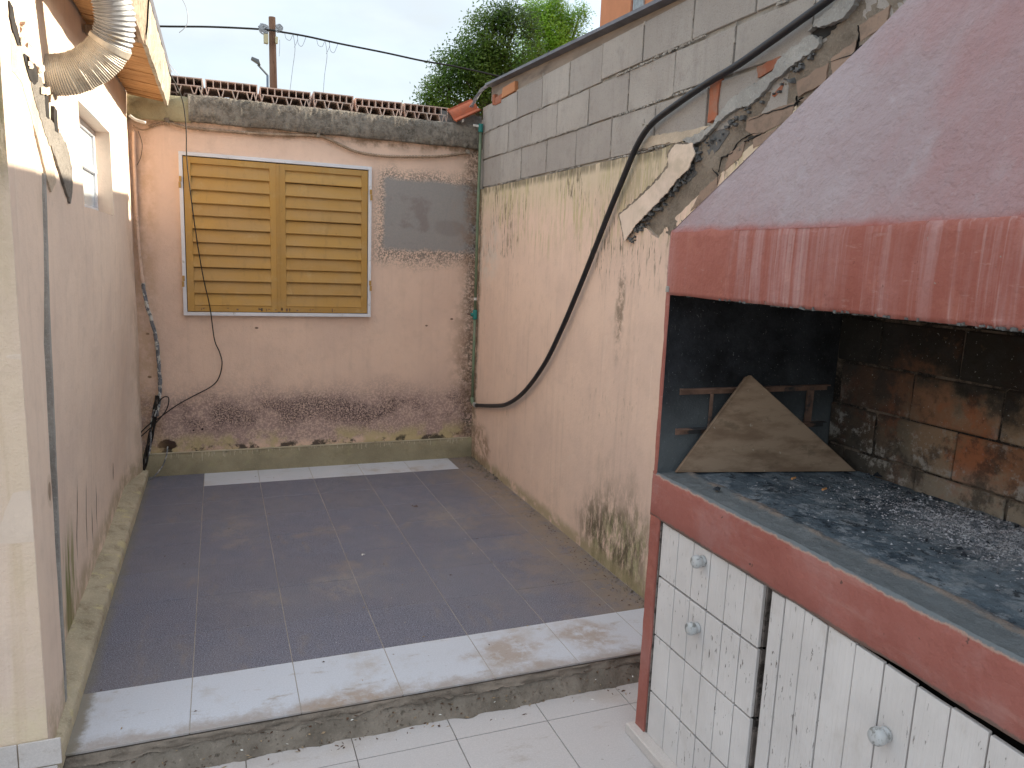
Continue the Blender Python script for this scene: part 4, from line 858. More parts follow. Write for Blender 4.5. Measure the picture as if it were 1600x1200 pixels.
# ------------------------------------------------------------------ pipes, hose, cables
gp = thing('water_pipe', 'green water pipe with teal fittings running down the right corner', 'pipe', loc=(1.86, .27, .44))
x0, yy = 1.862, YB-.045
PX, PY = 1.864, .235
V3 = lambda z, dx=0, dy=0: Vector((PX+dx, PY+dy, z))
C('pipe', MB().tube([V3(2.385), V3(1.8, -.002), V3(1.12)], .0108, 10), 'greenpipe', gp, smooth=True)
C('pipe', MB().tube([V3(1.06), V3(.45)], .0108, 10), 'greenpipe', gp, smooth=True)
C('tee_fitting', MB().tube([V3(1.055), V3(1.062), V3(1.118), V3(1.125)], [.014, .0165, .0165, .014], 12).tube([V3(1.09), V3(1.09, -.034)], .0125, 10), 'teal', gp)
C('tap_stem', MB().tube([V3(1.09, -.034), V3(1.095, -.058)], .006, 8), 'rust', gp)
C('cap_fitting', MB().tube([V3(2.375), V3(2.43)], .0165, 12), 'teal', gp)
C('top_elbow', MB().tube([V3(2.412), V3(2.42, -.05, .02)], .008, 8), 'whiteplastic', gp)
C('pipe_clip', MB().tube([V3(1.195), V3(1.215)], .0128, 10), 'whiteplastic', gp)
C('elbow_fitting', MB().tube([V3(.475), V3(.44), V3(.43, .002, -.012), V3(.428, .002, -.05)], .0145, 10), 'greenpipe', gp, smooth=True)
C('hose_coupling', MB().tube([V3(.428, .002, -.045), V3(.428, .002, -.09)], .0175, 10), 'mortar_grey', gp)
hp = [(755, 630), (776, 634), (795, 630), (820, 611), (850, 570), (875, 520), (900, 462), (925, 400), (950, 336), (975, 275), (995, 228), (1018, 194), (1060, 161), (1105, 130), (1150, 103), (1200, 68), (1250, 32), (1300, -5), (1360, -55)]
hpts = [at(x, y, X=XR-.030 if i > 1 else XR-.028) for i, (x, y) in enumerate(hp)]; hpts[0] = Vector((PX+.002, PY-.08, .428))
tag(ob('hose', MB().tube(spline(hpts, 8), .0135, 14), 'rubber', smooth=True), 'thick black rubber hose sweeping up across the right wall', 'hose')
kp = at(1015, 196, X=XR-.03)
tw = MB(); tw.tube([kp+Vector((-.002, .018, -.012)), kp+Vector((-.017, 0, 0)), kp+Vector((-.002, -.018, .012))], .003, 6).tube([kp+Vector((-.016, 0, 0)), kp+Vector((-.01, .03, .012)), kp+Vector((-.004, .05, .005)), kp+Vector((-.006, .058, .016))], .0022, 5).tube([kp+Vector((-.01, .03, .012)), kp+Vector((-.008, .035, .03))], .002, 5)
tag(ob('wire_tie', tw, 'string'), 'twisted wire tie holding the black hose to the block wall', 'wire')
# conduit sagging under the beam
cpx = [(232, 196), (262, 190), (290, 197), (350, 203), (420, 208), (490, 210), (510, 214), (535, 226), (560, 236), (600, 242), (640, 243), (690, 242), (735, 236)]
cps = spline([at(x, y+2, Y=YB-.02) for x, y in cpx], 40)
tag(ob('wall_conduit', MB().tube(cps, [.0085+(.0016 if i % 4 < 2 else -.0004) for i in range(len(cps))], 8), 'conduit', smooth=True), 'dusty corrugated conduit sagging along the wall below the concrete beam', 'conduit')
for (x, y), lb in (((497, 212), 'crusted clamp holding the dusty conduit above the middle of the shutters'), ((260, 189), 'crusted clamp on the dusty conduit near the left corner'), ((730, 238), 'crusted clamp at the right end of the dusty conduit by the green pipe')):
    p = at(x, y, Y=YB-.02); tag(ob('conduit_clamp', MB().box(p.x-.012, p.x+.012, YB-.035, YB-.002, p.z-.008, p.z+.014, .006), 'mortar'), lb, 'clamp', 'clamps along the dusty conduit')
# left corner: painted conduit then taped cable bundle
lc = thing('corner_cables', 'pink conduit and taped cable bundle hanging down the left corner', 'cable bundle', loc=(-.3, .27, 0))
YP = YB-.035
def lpx(L, Y=YP): return [at(x, y, Y=Y) for x, y in L]
C('conduit', MB().tube(spline(lpx([(209, 203), (210, 260), (213, 330), (217, 390), (222, 438)]), 6), .0105, 10), 'pinkpipe', lc, smooth=True)
C('conduit_coupling', MB().tube(lpx([(221, 430), (223, 442)]), .0135, 10), 'pinkpipe', lc)
C('conduit', MB().tube(spline(lpx([(202, 180), (212, 187), (228, 192)], YB-.05), 4), .009, 8), 'whiteplastic', lc, smooth=True)
def twist(path, n, r, R, mat, name, turns=5):
    for k in range(n):
        P_ = []; 
        for i, p in enumerate(path):
            a = 2*math.pi*(k/n+turns*i/len(path)); P_.append(p+Vector((math.cos(a)*R, math.sin(a)*R*.7, 0)))
        C(name, MB().tube(P_, r, 6), mat if k else 'tape', lc, smooth=True)
twist(spline(lpx([(223, 440), (229, 475), (238, 505), (245, 535), (248, 570), (250, 600), (249, 622), (245, 650)]), 10), 3, .0065, .006, 'tape', 'taped_cable', 3)
twist(spline(lpx([(247, 618), (242, 645), (236, 680), (229, 712), (222, 738)]), 10), 4, .006, .012, 'cable', 'black_cable', 1.5)
C('cable_tape', MB().tube(lpx([(245, 536), (246, 546)]), .013, 10).tube(lpx([(250, 590), (250, 600)]), .013, 10).tube(lpx([(243, 640), (241, 650)]), .016, 10), 'tape', lc)
C('black_cable', MB().tube(spline(lpx([(208, 196), (222, 203), (238, 199), (240, 196)], YB-.03), 6), .004, 6), 'conduit', lc, smooth=True)
C('thin_wire', MB().tube(spline(lpx([(216, 205), (222, 225), (220, 245), (214, 258)], YB-.03), 6), .0018, 5), 'cable', lc, smooth=True)
# thin black aerial cable from the roof
ac = [at(253, 78, Y=.1), at(262, 108, Y=.14), at(278, 138, Y=.18), at(287, 165, Y=.225), at(291, 205, Y=.235), at(292, 250, Y=.24), at(300, 320, Y=.24), at(310, 390, Y=.24), at(319, 440, Y=.24), at(328, 480, Y=.25), at(335, 530, Y=.27), at(343, 550, Y=.28), at(347, 568, Y=.28), at(342, 590, Y=.28), at(330, 604, Y=.28), at(300, 620, Y=.28), at(275, 634, Y=.275), at(250, 652, Y=.26), at(232, 664, Y=.25), at(217, 680, Y=.24), at(213, 694, Y=.24), at(216, 715, Y=.24), at(220, 740, Y=.235), at(228, 752, Y=.2), at(233, 751, Y=.21)]
acm = MB().tube(spline(ac, 8), .0036, 6)
acm.tube(spline([at(235, 675, Y=.25), at(240, 650, Y=.24), at(246, 632, Y=.24), at(255, 621, Y=.24), at(263, 621, Y=.24), at(263, 632, Y=.24), at(257, 645, Y=.24), at(240, 664, Y=.25), at(218, 684, Y=.25)], 8), .0036, 6)
tag(ob('aerial_cable', acm, 'cable', smooth=True), 'thin black cable hanging across the left shutter and looping in the left corner', 'cable')
tag(ob('thin_cable', MB().tube(spline([at(233, 751, Y=.21), at(243, 742, Y=.22), at(254, 728, Y=.25), at(260, 712, Y=.27), at(262, 698, Y=.305)], 8), .0042, 6), 'tape', smooth=True), 'short grey cable coming out of the hole low in the back wall', 'cable')
sw = MB()
sw.tube(spline([at(278, -14, Y=-.6), at(291, 12, Y=-.6), at(293, 34, Y=-.6), at(288, 44, Y=-.6), at(280, 51, Y=-.6)], 8), .0018, 5)
tag(ob('loose_wire', sw, 'insul', smooth=True), 'loose curl of thin wire hanging down in the sky above the eave', 'wire')
sw = MB().tube(spline([at(248, 70, Y=.1), at(268, 104, Y=.3), at(288, 126, Y=.45)], 6), .0018, 5).tube(spline([at(250, 80, Y=.1), at(264, 104, Y=.3), at(279, 124, Y=.45)], 6), .0015, 5)
tag(ob('thin_wire', sw, 'insul', smooth=True), 'pair of thin wires slanting from the eave down to the clay blocks', 'wire')
# flexible duct
dctr = [(-.375, -2.08, 2.018), (-.31, -2.08, 2.030), (-.255, -2.08, 2.060), (-.208, -2.085, 2.103), (-.178, -2.10, 2.155), (-.168, -2.12, 2.21), (-.178, -2.14, 2.265), (-.205, -2.16, 2.32), (-.235, -2.18, 2.38)]
dsp = spline(dctr, 60); L = [0]
for a, b in zip(dsp[:-1], dsp[1:]): L.append(L[-1]+(b-a).length)
dt = thing('exhaust_duct', 'bent ribbed aluminium exhaust duct coming out of the left house wall', 'duct', loc=(-.36, -2.08, 2.02))
cut = next(i for i, p in enumerate(dsp) if L[i] > .235)
def ribs(i0, i1, R0, pitch, amp): return [R0+amp*math.sin(2*math.pi*L[i]/pitch)+amp*.7*(math.sin(2*math.pi*L[i]/(pitch*5)) > .86)+.0015*fb(L[i], 1, 0, 30) for i in range(i0, i1)]
C('lower_duct', MB().tube(dsp[:cut], ribs(0, cut, .0625, .0062, .0012), 40), 'duct', dt, smooth=True)
C('upper_duct', MB().tube(dsp[cut-8:], ribs(cut-8, len(dsp), .0575, .0125, .0028), 40), 'duct_grey', dt, smooth=True)
C('duct_collar', MB().tube(dsp[cut-16:cut+3], .0640, 40), 'duct', dt, smooth=True)

# ------------------------------------------------------------------ barbecue
XG, YA, YZ = 1.42, -2.945, -5.0
ZC0, ZC, ZH0, ZH1 = .69, .84, 1.41, 1.60
bq = thing('barbecue', 'red masonry barbecue with mauve hood, sooty brick firebox and white wooden doors', 'barbecue', loc=(XG+.3, -3.9, LOW))
def wob(x, y, z, a=.004): return a*fb(x, y, z, 2.2, 3)
# counter slab
def countertop(u, v):
    x = XG+.004+(2.115-XG)*u; y = YA-.004+(YZ-YA)*v; e = min(u*8, 1)
    ridge = .010*math.exp(-((x-1.522)/.012)**2)
    z = ZC-.004*(1-e)+ridge*(.6+.4*fb(y, 0, 0, 4))+.0035*fb(x, y, 0, 9)+.0025*fb(x, y, 3, 33)
    if u > .15: z += .012*max(0, 1-((x-2.0)/.3)**2-((y+3.85)/.55)**2)*(.8+.6*fb(x, y, 1, 14))
    return (x, y, z)
lc_ = MB(); 
for i in range(420):        # crumbling cement along the underside of the lintel
    y = YA-.05-(2.0*rs.random()**.6); lc_.box(XG-.003+rs.uniform(0, .02), XG+.012+rs.uniform(0, .02), y-rs.uniform(.001, .006), y+rs.uniform(.001, .006), ZH0-rs.uniform(-.001, .0025), ZH0+.003+rs.uniform(0, .003)*(y < -3.3), .0012)
C('lintel_crumbs', lc_, 'mortar_dark', bq)['kind'] = 'stuff'
C('counter_top', smooth_grid(countertop, 120, 330), 'counter', bq, smooth=True)
def cband(u, v):
    y = YA+(YZ-YA)*u; prof = [(XG+.05, ZC0+.002), (XG+.003, ZC0), (XG, ZC0+.006), (XG-.002, ZC0+.05), (XG-.002, ZC-.03), (XG, ZC-.008), (XG+.006, ZC+.0)]
    x, z = prof[min(int(v*6+1e-6), 6)]; return (x+.003*fb(y, v, 0, 5), y, z+.003*fb(y, v, 9, 6))
C('counter_edge', smooth_grid(cband, 200, 6), 'cred', bq, smooth=True)
C('counter_slab', MB().box(XG+.03, 2.30, YZ, YA-.001, ZC0+.004, ZC-.012), 'mortar_dark', bq)
C('counter_end', MB().box(XG+.002, XG+.03, YA, YA+.004, ZC0, ZC), 'red', bq)
# near-left pier and its footing
def pier(u, v):
    z = LOW-.005+(ZC0-LOW+.01)*v; prof = [(XG+.10, YA), (XG+.004, YA), (XG, YA-.004), (XG, YA-.05), (XG+.002, YA-.054), (XG+.05, YA-.056)]
    x, y = prof[min(int(u*5+1e-6), 5)]; return (x+.003*fb(z, u, 0, 6), y+.004*fb(z, u, 5, 5), z)
C('pier', smooth_grid(pier, 5, 90), 'red', bq, smooth=False)
C('pier_body', MB().box(XG+.05, 1.885, YA-.055, YA-.001, LOW, ZC0), 'red', bq)
C('footing', MB().box(XG-.03, XG+.02, YZ, YA+.012, LOW, -.06, .002), 'stile', bq, bev=.003)
C('cabinet_back', MB().box(XG+.10, XG+.12, YZ, YA-.056, LOW, ZC0), 'gap_shade', bq)
C('jamb_strip', MB().box(XG+.006, XG+.05, -3.003, YA-.0565, -.1, ZC0-.002, .002), 'greywood', bq)
# firebox side wall and jamb
def jamb(u, v):
    z = ZC-.01+(ZH0-ZC+.02)*v; prof = [(XG+.08, YA), (XG+.003, YA), (XG, YA-.003), (XG, YA-.012), (XG+.001, YA-.0145), (XG+.004, YA-.0165)]
    x, y = prof[min(int(u*5+1e-6), 5)]; return (x+.002*fb(z, u, 0, 6), y+(.003*fb(z, u, 5, 7) if .2 < u < .5 else 0), z)
C('jamb', smooth_grid(jamb, 5, 70), 'red', bq)
def side(u, v): x = XG+.0035+(2.13-XG-.0)*u; z = ZC-.01+(1.598-ZC)*v; return (x, YA-.0155-.002*fb(x, z, 0, 5), z)
C('firebox_side', smooth_grid(side, 60, 60), 'soot', bq, smooth=True)
C('firebox_side_core', MB().box(XG+.03, 2.25, YA-.012, YA-.002, ZC, 1.60), 'mortar_dark', bq)
C('metal_clip', MB().box(XG-.005, XG+.001, YA-.016, YA-.002, 1.418, 1.436), 'mortar_grey', bq, bev=.001)
# back wall of bricks
C('firebox_back', MB().box(2.127, 2.28, YZ, YA-.018, ZC-.01, 1.7), 'fmortar', bq)
zrow = [.815, .905, 1.052, 1.202, 1.352, 1.50, 1.65]; offs = [-3.33, -3.16-.29, -3.28, -3.14, -3.30, -3.16]
for r in range(6):
    y = offs[r]+.29*2; 
    while y > YZ:
        y0, y1 = max(y-.29, YZ), min(y, YA-.018)
        if y1-y0 > .03:
            g = .0035; j = rs.uniform(-.003, .003)
            C('brick', MB().box(2.120+j, 2.130, y0+g, y1-g, zrow[r]+g, zrow[r+1]-g, .003), 'fbrick', bq, bev=.004)
        y -= .29
# lintel band
def lint(u, v):
    y = YA+(YZ-YA)*u; prof = [(XG+.12, ZH0+.01), (XG+.012, ZH0+.002), (XG+.002, ZH0), (XG-.001, ZH0+.012), (XG-.003, ZH0+.09), (XG-.002, ZH1-.02), (XG, ZH1), (XG+.005, ZH1+.008)]
    x, z = prof[min(int(v*7+1e-6), 7)]; return (x+.0015*fb(y, v*.3, 0, 2.0), y, z+(.0022*fb(y, 0, 9, 8) if v < .4 else .004*fb(y, 0, 4, 1.5)))
C('lintel', smooth_grid(lint, 240, 7), 'redband', bq, smooth=True)
C('lintel_inside', MB().box(XG+.02, XG+.12, YZ, YA-.002, ZH0+.014, ZH1-.004), 'soot', bq)
C('lintel_end', MB().box(XG+.006, 1.888, YA-.001, YA+.004, ZH0+.01, ZH1), 'red', bq)
# hood: sloping front plus end
EDG = Vector((1.679-1.42, -3.5006+2.945, 2.1506-1.60)); tt = (1.888-1.42)/EDG.x
TOP = Vector((1.42, YA, ZH1))+EDG*tt
def hoodf(u, v):
    a = Vector((XG, YA, ZH1)).lerp(TOP, v); b = Vector((XG, YZ-.6, ZH1)).lerp(Vector((TOP.x, -4.75, TOP.z)), v); p = a.lerp(b, u)
    k = .006*fb(p.y, p.z, 0, 1.6)+.0025*fb(p.y, p.z, 5, 6); return (p.x-k, p.y+(0.004*fb(p.z, 0, 1, 6) if u == 0 else 0), p.z)
C('hood', smooth_grid(hoodf, 110, 60), 'hood', bq, smooth=True)
C('hood_end', MB().addv([(XG, YA, ZH1), (1.889, YA, ZH1), tuple(TOP), (1.889, TOP.y, TOP.z-.002)], [(0, 1, 3, 2)]), 'hood', bq)
C('chimney', MB().box(1.70, 2.2, -4.9, TOP.y, TOP.z, 4.2), 'hood', bq)
# angle irons on the side wall
def iron(xa, xb, z): 
    y = YA-.018; return MB().box(xa, xb, y-.004, y, z-.02, z).box(xa, xb, y-.020, y-.004, z-.003, z)
C('angle_iron', iron(1.485, 2.09, 1.113), 'rust', bq); C('angle_iron', iron(1.48, 2.09, .982), 'rust', bq)
C('iron_strut', MB().box(2.00, 2.028, YA-.028, YA-.0225, .984, 1.094), 'rust', bq); C('iron_strut', MB().box(1.60, 1.61, YA-.028, YA-.0225, .984, 1.094), 'rust', bq)
# drawers
planks = [-3.006, -3.099, -3.180, -3.262, -3.340, -3.418, -3.490]
zr = [(.506, .684), (.302, .500), (.100, .297), (-.06, .094)]
def plank(y0, y1, z0, z1, x, parent, name='plank'):
    sl = .036*(y1-y0) if z1-z0 > .4 and y1 < -3.6 else 0; mb = MB().prism([(y0+.0017, z0), (y1-.0017, z0), (y1-.0017, z1+sl*.5), ((y0+y1)/2, z1+rs.uniform(-.001, .001)), (y0+.0017, z1-sl*.5)], x+rs.uniform(-.0006, .0006), x+.012, 0); o = ob(name, mb, 'whitewood', parent, bev=.0015)
    o.matrix_parent_inverse = Matrix.Identity(4); return o
def knob(y, z, x, parent, tilt=0.):
    P_ = [Vector((x-t, y+tilt*t, z)) for t in (0, .008, .010, .014, .018, .030, .036, .038)]; R_ = [.016, .017, .014, .0165, .0195, .0195, .0165, .007]
    return C('knob', MB().tube(P_, R_, 22), 'knob', parent, smooth=True)
for i, (z0, z1) in enumerate(zr):
    dz = C('drawer', MB().box(XG+.022, XG+.034, -3.4925, -3.008, z0+.002, z1-.002).box(XG+.034, XG+.09, -3.4925, -3.484, z0+.01, z1-.01), 'greywood', bq)
    for a, b in zip(planks[:-1], planks[1:]): plank(b, a, z0+rs.uniform(0, .001), z1-rs.uniform(0, .001), XG+.0095, dz)
    if i < 2: knob(-3.232, (z0+z1)/2+.052 if i == 0 else (z0+z1)/2+.035, XG+.0095, dz)
# door
door = C('door', MB().box(XG+.022, XG+.034, -4.60, -3.527, -.06, .64), 'greywood', bq)
dj = [-3.525, -3.573, -3.642, -3.716, -3.799, -3.877, -3.957, -4.035, -4.115, -4.195, -4.275, -4.355, -4.435, -4.515, -4.60]
for a, b in zip(dj[:-1], dj[1:]):
    plank(b, a, -.065, .690-rs.uniform(0, .006)-.030*max(0, (-3.58-b)), XG+.005+rs.uniform(0, .002), door)
knob(-3.905, .53, XG+.005, door)
C('far_pier', MB().box(XG, XG+.4, YZ, -4.61, LOW, ZC0), 'red', bq)
C('mid_rail', MB().box(XG+.03, XG+.06, -3.524, -3.498, -.09, .69, .001), 'greywood', bq)

# triangular board leaning in the firebox
A_ = at(1056, 738.5, Z=ZC+.004); B_ = at(1338, 736.5, Z=ZC+.004); T_ = at(1170, 586, Y=YA-.064)
nb = (B_-A_).cross(T_-A_).normalized(); nb = nb if nb.y < 0 else -nb; th = nb*-.014
mb = MB().addv([A_, B_, T_+Vector((.01, 0, -.001)), T_-Vector((.008, 0, .006)), A_+th, B_+th, T_+th+Vector((.01, 0, -.001)), T_+th-Vector((.008, 0, .006))], [(0, 1, 2, 3), (7, 6, 5, 4), (0, 4, 5, 1), (1, 5, 6, 2), (2, 6, 7, 3), (3, 7, 4, 0)])
tag(ob('board', mb, 'board', bev=.0015), 'triangular brown wooden board leaning inside the barbecue firebox', 'board')
# ashes and bits on the counter
rs = random.Random(11); am = MB(); cm = MB()
def lump(mb, x, y, z, s_, fl=.5):
    vs = []; 
    for k in range(6):
        d = [(1, 0, 0), (-1, 0, 0), (0, 1, 0), (0, -1, 0), (0, 0, 1), (0, 0, -.4)][k]; r = s_*rs.uniform(.5, 1.2); vs.append((x+d[0]*r+rs.uniform(-.3, .3)*s_, y+d[1]*r+rs.uniform(-.3, .3)*s_, z+d[2]*r*fl))
    mb.addv(vs, [(0, 2, 4), (2, 1, 4), (1, 3, 4), (3, 0, 4), (2, 0, 5), (1, 2, 5), (3, 1, 5), (0, 3, 5)])
def ctz(x, y): return countertop((x-XG-.004)/(2.115-XG), (y-YA+.004)/(YZ-YA))[2]
for i in range(11000):
    x = rs.gauss(1.97, .085); y = rs.gauss(-3.74, .20)
    if rs.random() < .07: x = rs.uniform(1.6, 2.09); y = rs.uniform(-4.6, -3.1)
    if not (1.56 < x < 2.10 and y < -3.13): continue
    lump(am, x, y, ctz(x, y)+.001, rs.choice((.001, .0014, .0014, .002, .002, .0032, .005))*rs.uniform(.7, 1.2), rs.uniform(.3, .9))
tag(ob('ash', am, 'ash'), 'pale grey ash and flakes scattered over the barbecue counter', kind='stuff')
for i in range(260):
    x = rs.uniform(1.6, 2.1); y = rs.uniform(-4.5, -3.1); 
    if rs.random() < .5: x = 2.105-abs(rs.gauss(0, .03)); 
    lump(cm, x, y, ctz(x, y)+.002, rs.uniform(.002, .006) if rs.random() < .93 else .011, .8)
tag(ob('charcoal_bits', cm, 'coal'), 'dark charcoal crumbs along the back of the barbecue counter', kind='stuff')
for (px, py), m_, nm, lb, ct, s_ in (((1118, 765), 'coal', 'charcoal', 'dark lump of charcoal on the front rim of the counter, below the board', 'charcoal', .014), ((1370, 745), 'coal', 'charcoal', 'lump of charcoal against the firebox brick wall', 'charcoal', .014)):
    p = at(px, py, Z=ZC+.005); mb = MB()
    for k in range(4): lump(mb, p.x+rs.uniform(-.01, .01), p.y+rs.uniform(-.008, .008), p.z+.004, s_*rs.uniform(.6, 1), .8)
    tag(ob(nm, mb, m_), lb, ct)
for (px, py), lb in (((1240, 747), 'orange scrap on the counter just right of centre below the board'), ((1288, 764), 'small orange scrap further right on the counter ash')):
    p = at(px, py, Z=ZC+.010); a = .35; d_ = Vector((math.cos(a), math.sin(a), 0))*.011
    tag(ob('scrap', MB().tube([p-d_, p+d_], .0035, 8), 'butt'), lb, 'scrap')
# litter on the floors
lm = MB(); dm = MB(); pm = MB()
def leafq(mb, x, y, z, s_):
    a = rs.uniform(0, 6.3); c_, n_ = math.cos(a)*s_, math.sin(a)*s_; k = rs.uniform(.2, .5)
    mb.addv([(x-c_, y-n_, z+rs.uniform(0, .003)), (x+n_*k, y-c_*k, z+.001), (x+c_, y+n_, z+rs.uniform(0, .004)), (x-n_*k, y+c_*k, z+.003)], [(0, 1, 2, 3)])
for i in range(520):
    x = 1.87-abs(rs.gauss(0, .06)); y = rs.uniform(-2.3, .28); leafq(lm if rs.random() < .5 else dm, x, y, .002, rs.uniform(.002, .007))
for i in range(90): leafq(dm if rs.random() < .7 else lm, rs.uniform(-.3, 1.8), rs.uniform(-2.55, .2), .0015, rs.uniform(.002, .008))
for i in range(330):
    u = rs.random(); p = dstrip(u, rs.uniform(.15, .8)); leafq(lm if rs.random() < .4 else dm, p[0], p[1], p[2]+.004, rs.uniform(.003, .011))
for i in range(26): leafq(pm, rs.uniform(-.3, 1.8), rs.uniform(-2.6, .2), .0016, rs.uniform(.001, .003))
for i in range(30): p = dstrip(rs.random(), rs.uniform(.2, .8)); leafq(pm, p[0], p[1], p[2]+.005, rs.uniform(.003, .009))
tag(ob('dry_litter', lm, 'litter'), 'dry brown plant litter on the floor and in the dirt', kind='stuff')
tag(ob('dark_litter', dm, 'deadleaf'), 'dark crumbs and dead leaves scattered over the floor', kind='stuff')
tag(ob('pale_specks', pm, 'palebit'), 'tiny pale specks scattered over the floor', kind='stuff')
rb = MB()
for i in range(150):
    x = 1.885-abs(rs.gauss(0, .04)); y = .28-abs(rs.gauss(0, .28)); lump(rb, x, y, .004, rs.uniform(.003, .012), .9)
for i in range(60): lump(rb, 1.88-abs(rs.gauss(0, .02)), rs.uniform(-2.3, -1.7), .003, rs.uniform(.002, .007), .9)
for i in range(260):
    p = dstrip(rs.random(), rs.uniform(.08, .85)**1.3); lump(rb, p[0], p[1], p[2]+.001, rs.uniform(.002, .007), .7)
tag(ob('rubble', rb, 'mortar'), 'crumbled mortar and dirt clods at the foot of the right wall and the step', kind='stuff')
p = at(647, 791, Z=.003); mb = MB()
for k in range(5): leafq(mb, p.x+rs.uniform(-.02, .02), p.y+rs.uniform(-.02, .02), .003, rs.uniform(.008, .014))
tag(ob('dead_leaf', mb, 'deadleaf'), 'crumpled dark red dead leaf on the grey tiles near the middle of the patio', 'leaf')
p = at(566, 867, Z=.003); mb = MB(); leafq(mb, p.x, p.y, .003, .012); leafq(mb, p.x+.008, p.y, .004, .008)
tag(ob('paper_scrap', mb, 'palebit'), 'small white scrap of paper on the dark grey tiles', 'scrap')
# ------------------------------------------------------------------ beyond the walls
YPOLE = 14.0
up = thing('utility_pole', 'brown wooden utility pole with a cream box rising behind the clay blocks', 'utility pole', loc=tuple(at(428, 140, Y=YPOLE).xy)+(-.16,))
a, b = at(427.5, 145, Y=YPOLE), at(425, 27, Y=YPOLE)
base = a+(a-b)*((a.z+.2)/(b.z-a.z))
C('pole', MB().tube([base, a, b], [.125, .085, .075], 16), 'polewood', up, smooth=True)
def bxat(px, py, w_, h, d, dy=-.1): p = at(px, py, Y=YPOLE+dy); return MB().box(p.x-w_/2, p.x+w_/2, p.y-d/2, p.y+d/2, p.z-h/2, p.z+h/2, .004)
C('junction_box', bxat(415.5, 61, .10, .20, .12), 'box', up, bev=.01); C('junction_box', bxat(432, 63, .06, .15, .1), 'box', up, bev=.01)
for cx_, cy_, n_, sp_, r_ in ((412, 45, 16, 4, .09), (436, 44, 9, 3, .06)):
    coil = MB()
    for k in range(n_):
        p = at(cx_+rs.uniform(-sp_, sp_), cy_+rs.uniform(-sp_, sp_), Y=YPOLE-.12); r = rs.uniform(.4, 1.)*r_; a0 = rs.uniform(0, 6); ti = rs.uniform(-.6, .6)
        coil.tube([p+Vector((math.cos(t)*r, math.sin(t+1)*r*.4, math.sin(t+ti)*r)) for t in [a0+q*.6 for q in range(9)]], .017, 5)
    C('wire_coil', coil, 'insul', up)['kind'] = 'stuff'
C('hanging_wire', MB().tube(spline([at(437, 62, Y=YPOLE-.1), at(437, 76, Y=YPOLE-.1), at(436, 88, Y=YPOLE-.1)], 4), .006, 4).tube([at(417, 66, Y=YPOLE-.1), at(417, 71, Y=YPOLE-.1)], .005, 4), 'insul', up)
wpx = [(-160, 30), (60, 36), (243, 41), (330, 42), (412, 46), (440, 50), (480, 57), (530, 68), (600, 82), (660, 95), (712, 104), (800, 124), (900, 150)]
ow = MB().tube(spline([at(x, y, Y=YPOLE-.13) for x, y in wpx], 6), .021, 6)
tag(ob('overhead_cable', ow, 'cable', smooth=True), 'black overhead cable crossing the sky from the pole to the tree', 'cable')
for xa, ya, drop, x1, y1, lb in ((458, 54, 64, 453, 142, 'service wires dropping from the overhead cable, nearer the pole'), (508, 64, 74, 505, 148, 'service wires dropping from the overhead cable, further from the pole')):
    m_ = MB(); Yv = YPOLE-.13
    m_.tube(spline([at(xa, ya, Y=Yv), at(xa+3, ya+22, Y=Yv), at(xa-1, ya+55, Y=Yv), at(x1, y1, Y=Yv)], 6), .007, 4)
    m_.tube(spline([at(xa-13, ya-2, Y=Yv), at(xa-11, ya+6, Y=Yv), at(xa-5, ya+9, Y=Yv), at(xa-1, ya+1, Y=Yv)], 5), .006, 4)
    m_.tube(spline([at(xa+7, ya+1, Y=Yv), at(xa+8, ya+14, Y=Yv), at(xa+14, ya+18, Y=Yv), at(xa+20, ya+4, Y=Yv)], 5), .006, 4)
    m_.tube(spline([at(xa+2, ya+20, Y=Yv), at(xa+7, ya+8, Y=Yv), at(xa+6, ya+1, Y=Yv)], 5), .006, 4)
    tag(ob('service_wire', m_, 'insul', smooth=True), lb, 'wire')
YL = 26.
sl = thing('street_lamp', 'grey street lamp with angled arm beside the wooden pole', 'street lamp', loc=tuple(at(419, 140, Y=YL).xy)+(-.16,))
pa, pb, pc = at(419, 150, Y=YL), at(418.5, 118, Y=YL), at(403, 101, Y=YL)
C('post', MB().tube([Vector((pa.x, YL, -.16)), pa, pb], [.12, .06, .055], 10), 'lampblue', sl, smooth=True)
C('arm', MB().tube([pb, pc], .04, 8), 'lampgrey', sl)
h0, h1 = at(392, 92.5, Y=YL-.1), at(407, 98, Y=YL-.1); dv = (h1-h0)
C('lamp_head', MB().hexa([h0+Vector((0, -.15, 0)), h1+Vector((0, -.15, -.1)), h1+Vector((0, .15, -.1)), h0+Vector((0, .15, 0))], [h0+Vector((.03, -.15, .07)), h1+Vector((-.05, -.15, .08)), h1+Vector((-.05, .15, .08)), h0+Vector((.03, .15, .07))]), 'lampgrey', sl, bev=.01)
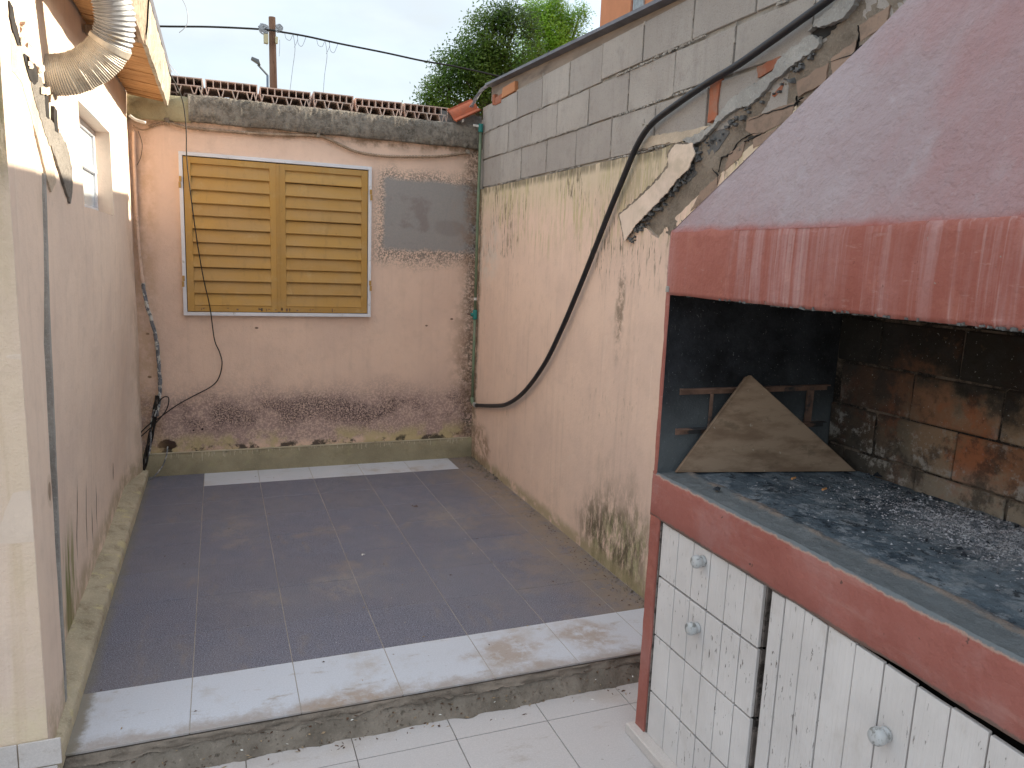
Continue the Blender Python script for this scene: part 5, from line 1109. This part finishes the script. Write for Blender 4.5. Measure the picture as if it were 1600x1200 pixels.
# trees
def tree(name, label, blobs, YT, mat, nleaf, ls, seed, group, trunkpx):
    rt = random.Random(seed); t = thing(name, label, 'tree', group, loc=tuple(at(*trunkpx, Y=YT).xy)+(-.16,))
    mb = MB(); cen = [(at(x, y, Y=YT+dy), r) for x, y, r, dy in blobs]; tot = sum(r**2 for _, r in cen)
    base = Vector(t.location); root = at(trunkpx[0], trunkpx[1], Y=YT)
    tm = MB().tube(spline([base, base.lerp(root, .5)+Vector((.1, 0, 0)), root], 6), [.22-.14*i/12 for i in range(13)], 10)
    for c_, r in cen:
        mid = root.lerp(c_, .55)+Vector((rt.uniform(-.2, .2), rt.uniform(-.2, .2), .15)); tm.tube(spline([root, mid, c_], 5), [.09-.07*i/10 for i in range(11)], 6)
        # sprigs: clusters of leaves on shells of each blob
        ncl = int(nleaf*(r*r)/tot/14)
        for k in range(ncl):
            d = Vector((rt.gauss(0, 1), rt.gauss(0, 1), rt.gauss(0, 1))).normalized(); rad = r*rt.uniform(.35, 1.12)**.6
            cc = c_+Vector((d.x*rad, d.y*rad, d.z*rad*.92))
            if fb(cc.x, cc.y, cc.z, 1.3, 3) < -.22: continue
            if rt.random() < .04: tm.tube([c_.lerp(cc, .3), cc], [.018, .006], 4)
            for q in range(14):
                p = cc+Vector((rt.gauss(0, 1), rt.gauss(0, 1), rt.gauss(0, 1)))*ls*1.5
                a = Vector((rt.gauss(0, 1), rt.gauss(0, 1), rt.gauss(0, .8)-.3)).normalized()*ls*rt.uniform(.6, 1.2); b_ = a.orthogonal().normalized()*ls*.32
                mb.addv([p-a*.5, p+b_, p+a*.6, p-b_], [(0, 1, 2, 3)])
    C('trunk', tm, 'bark', t, smooth=True); cr = C('crown', mb, mat, t); return t
YT = 15.
tree('dark_green_tree', 'dark green leafy tree behind the roof tiles, left of the brighter one', [(690, 150, .55, 0), (722, 118, .75, 0), (752, 150, .8, .2), (770, 60, .75, 0), (745, 84, .6, 0), (800, 100, .9, .2), (808, 40, .55, 0), (780, 30, .38, 0), (665, 165, .25, 0), (815, 150, .7, .3)], YT, 'leafdark', 42000, .085, 3, None, (760, 190))
tree('bright_green_tree', 'bright yellow green feathery tree between the dark tree and the orange house', [(845, 70, .8, 0), (855, 22, .55, 0), (890, 45, .45, 0), (905, 25, .28, 0), (830, 110, .7, 0), (880, 85, .5, .2), (838, 12, .35, 0)], YT+1.5, 'leafbright', 40000, .075, 5, None, (850, 190))
# orange house far right
YO = 13.
YO = 11.
oa = at(937, 42, Y=YO+7)
oh = thing('orange_house', 'orange painted house wall rising behind the sheet roof', 'house', loc=(oa.x, YO, -.16))
C('wall', MB().box(oa.x, oa.x+6, YO, YO+7, -.16, 12.0), 'orangewall', oh)
w0 = at(990, 10, X=oa.x-.03); w1 = at(1006, 10, X=oa.x-.03)
C('window', MB().box(oa.x-.06, oa.x-.004, w1.y, w0.y, w0.z-1.6, w0.z+.75), 'insul', oh, bev=.01)
C('trim', MB().box(oa.x-.05, oa.x-.003, w0.y+.05, w0.y+.15, -.16, 12.0), 'redbrick', oh)
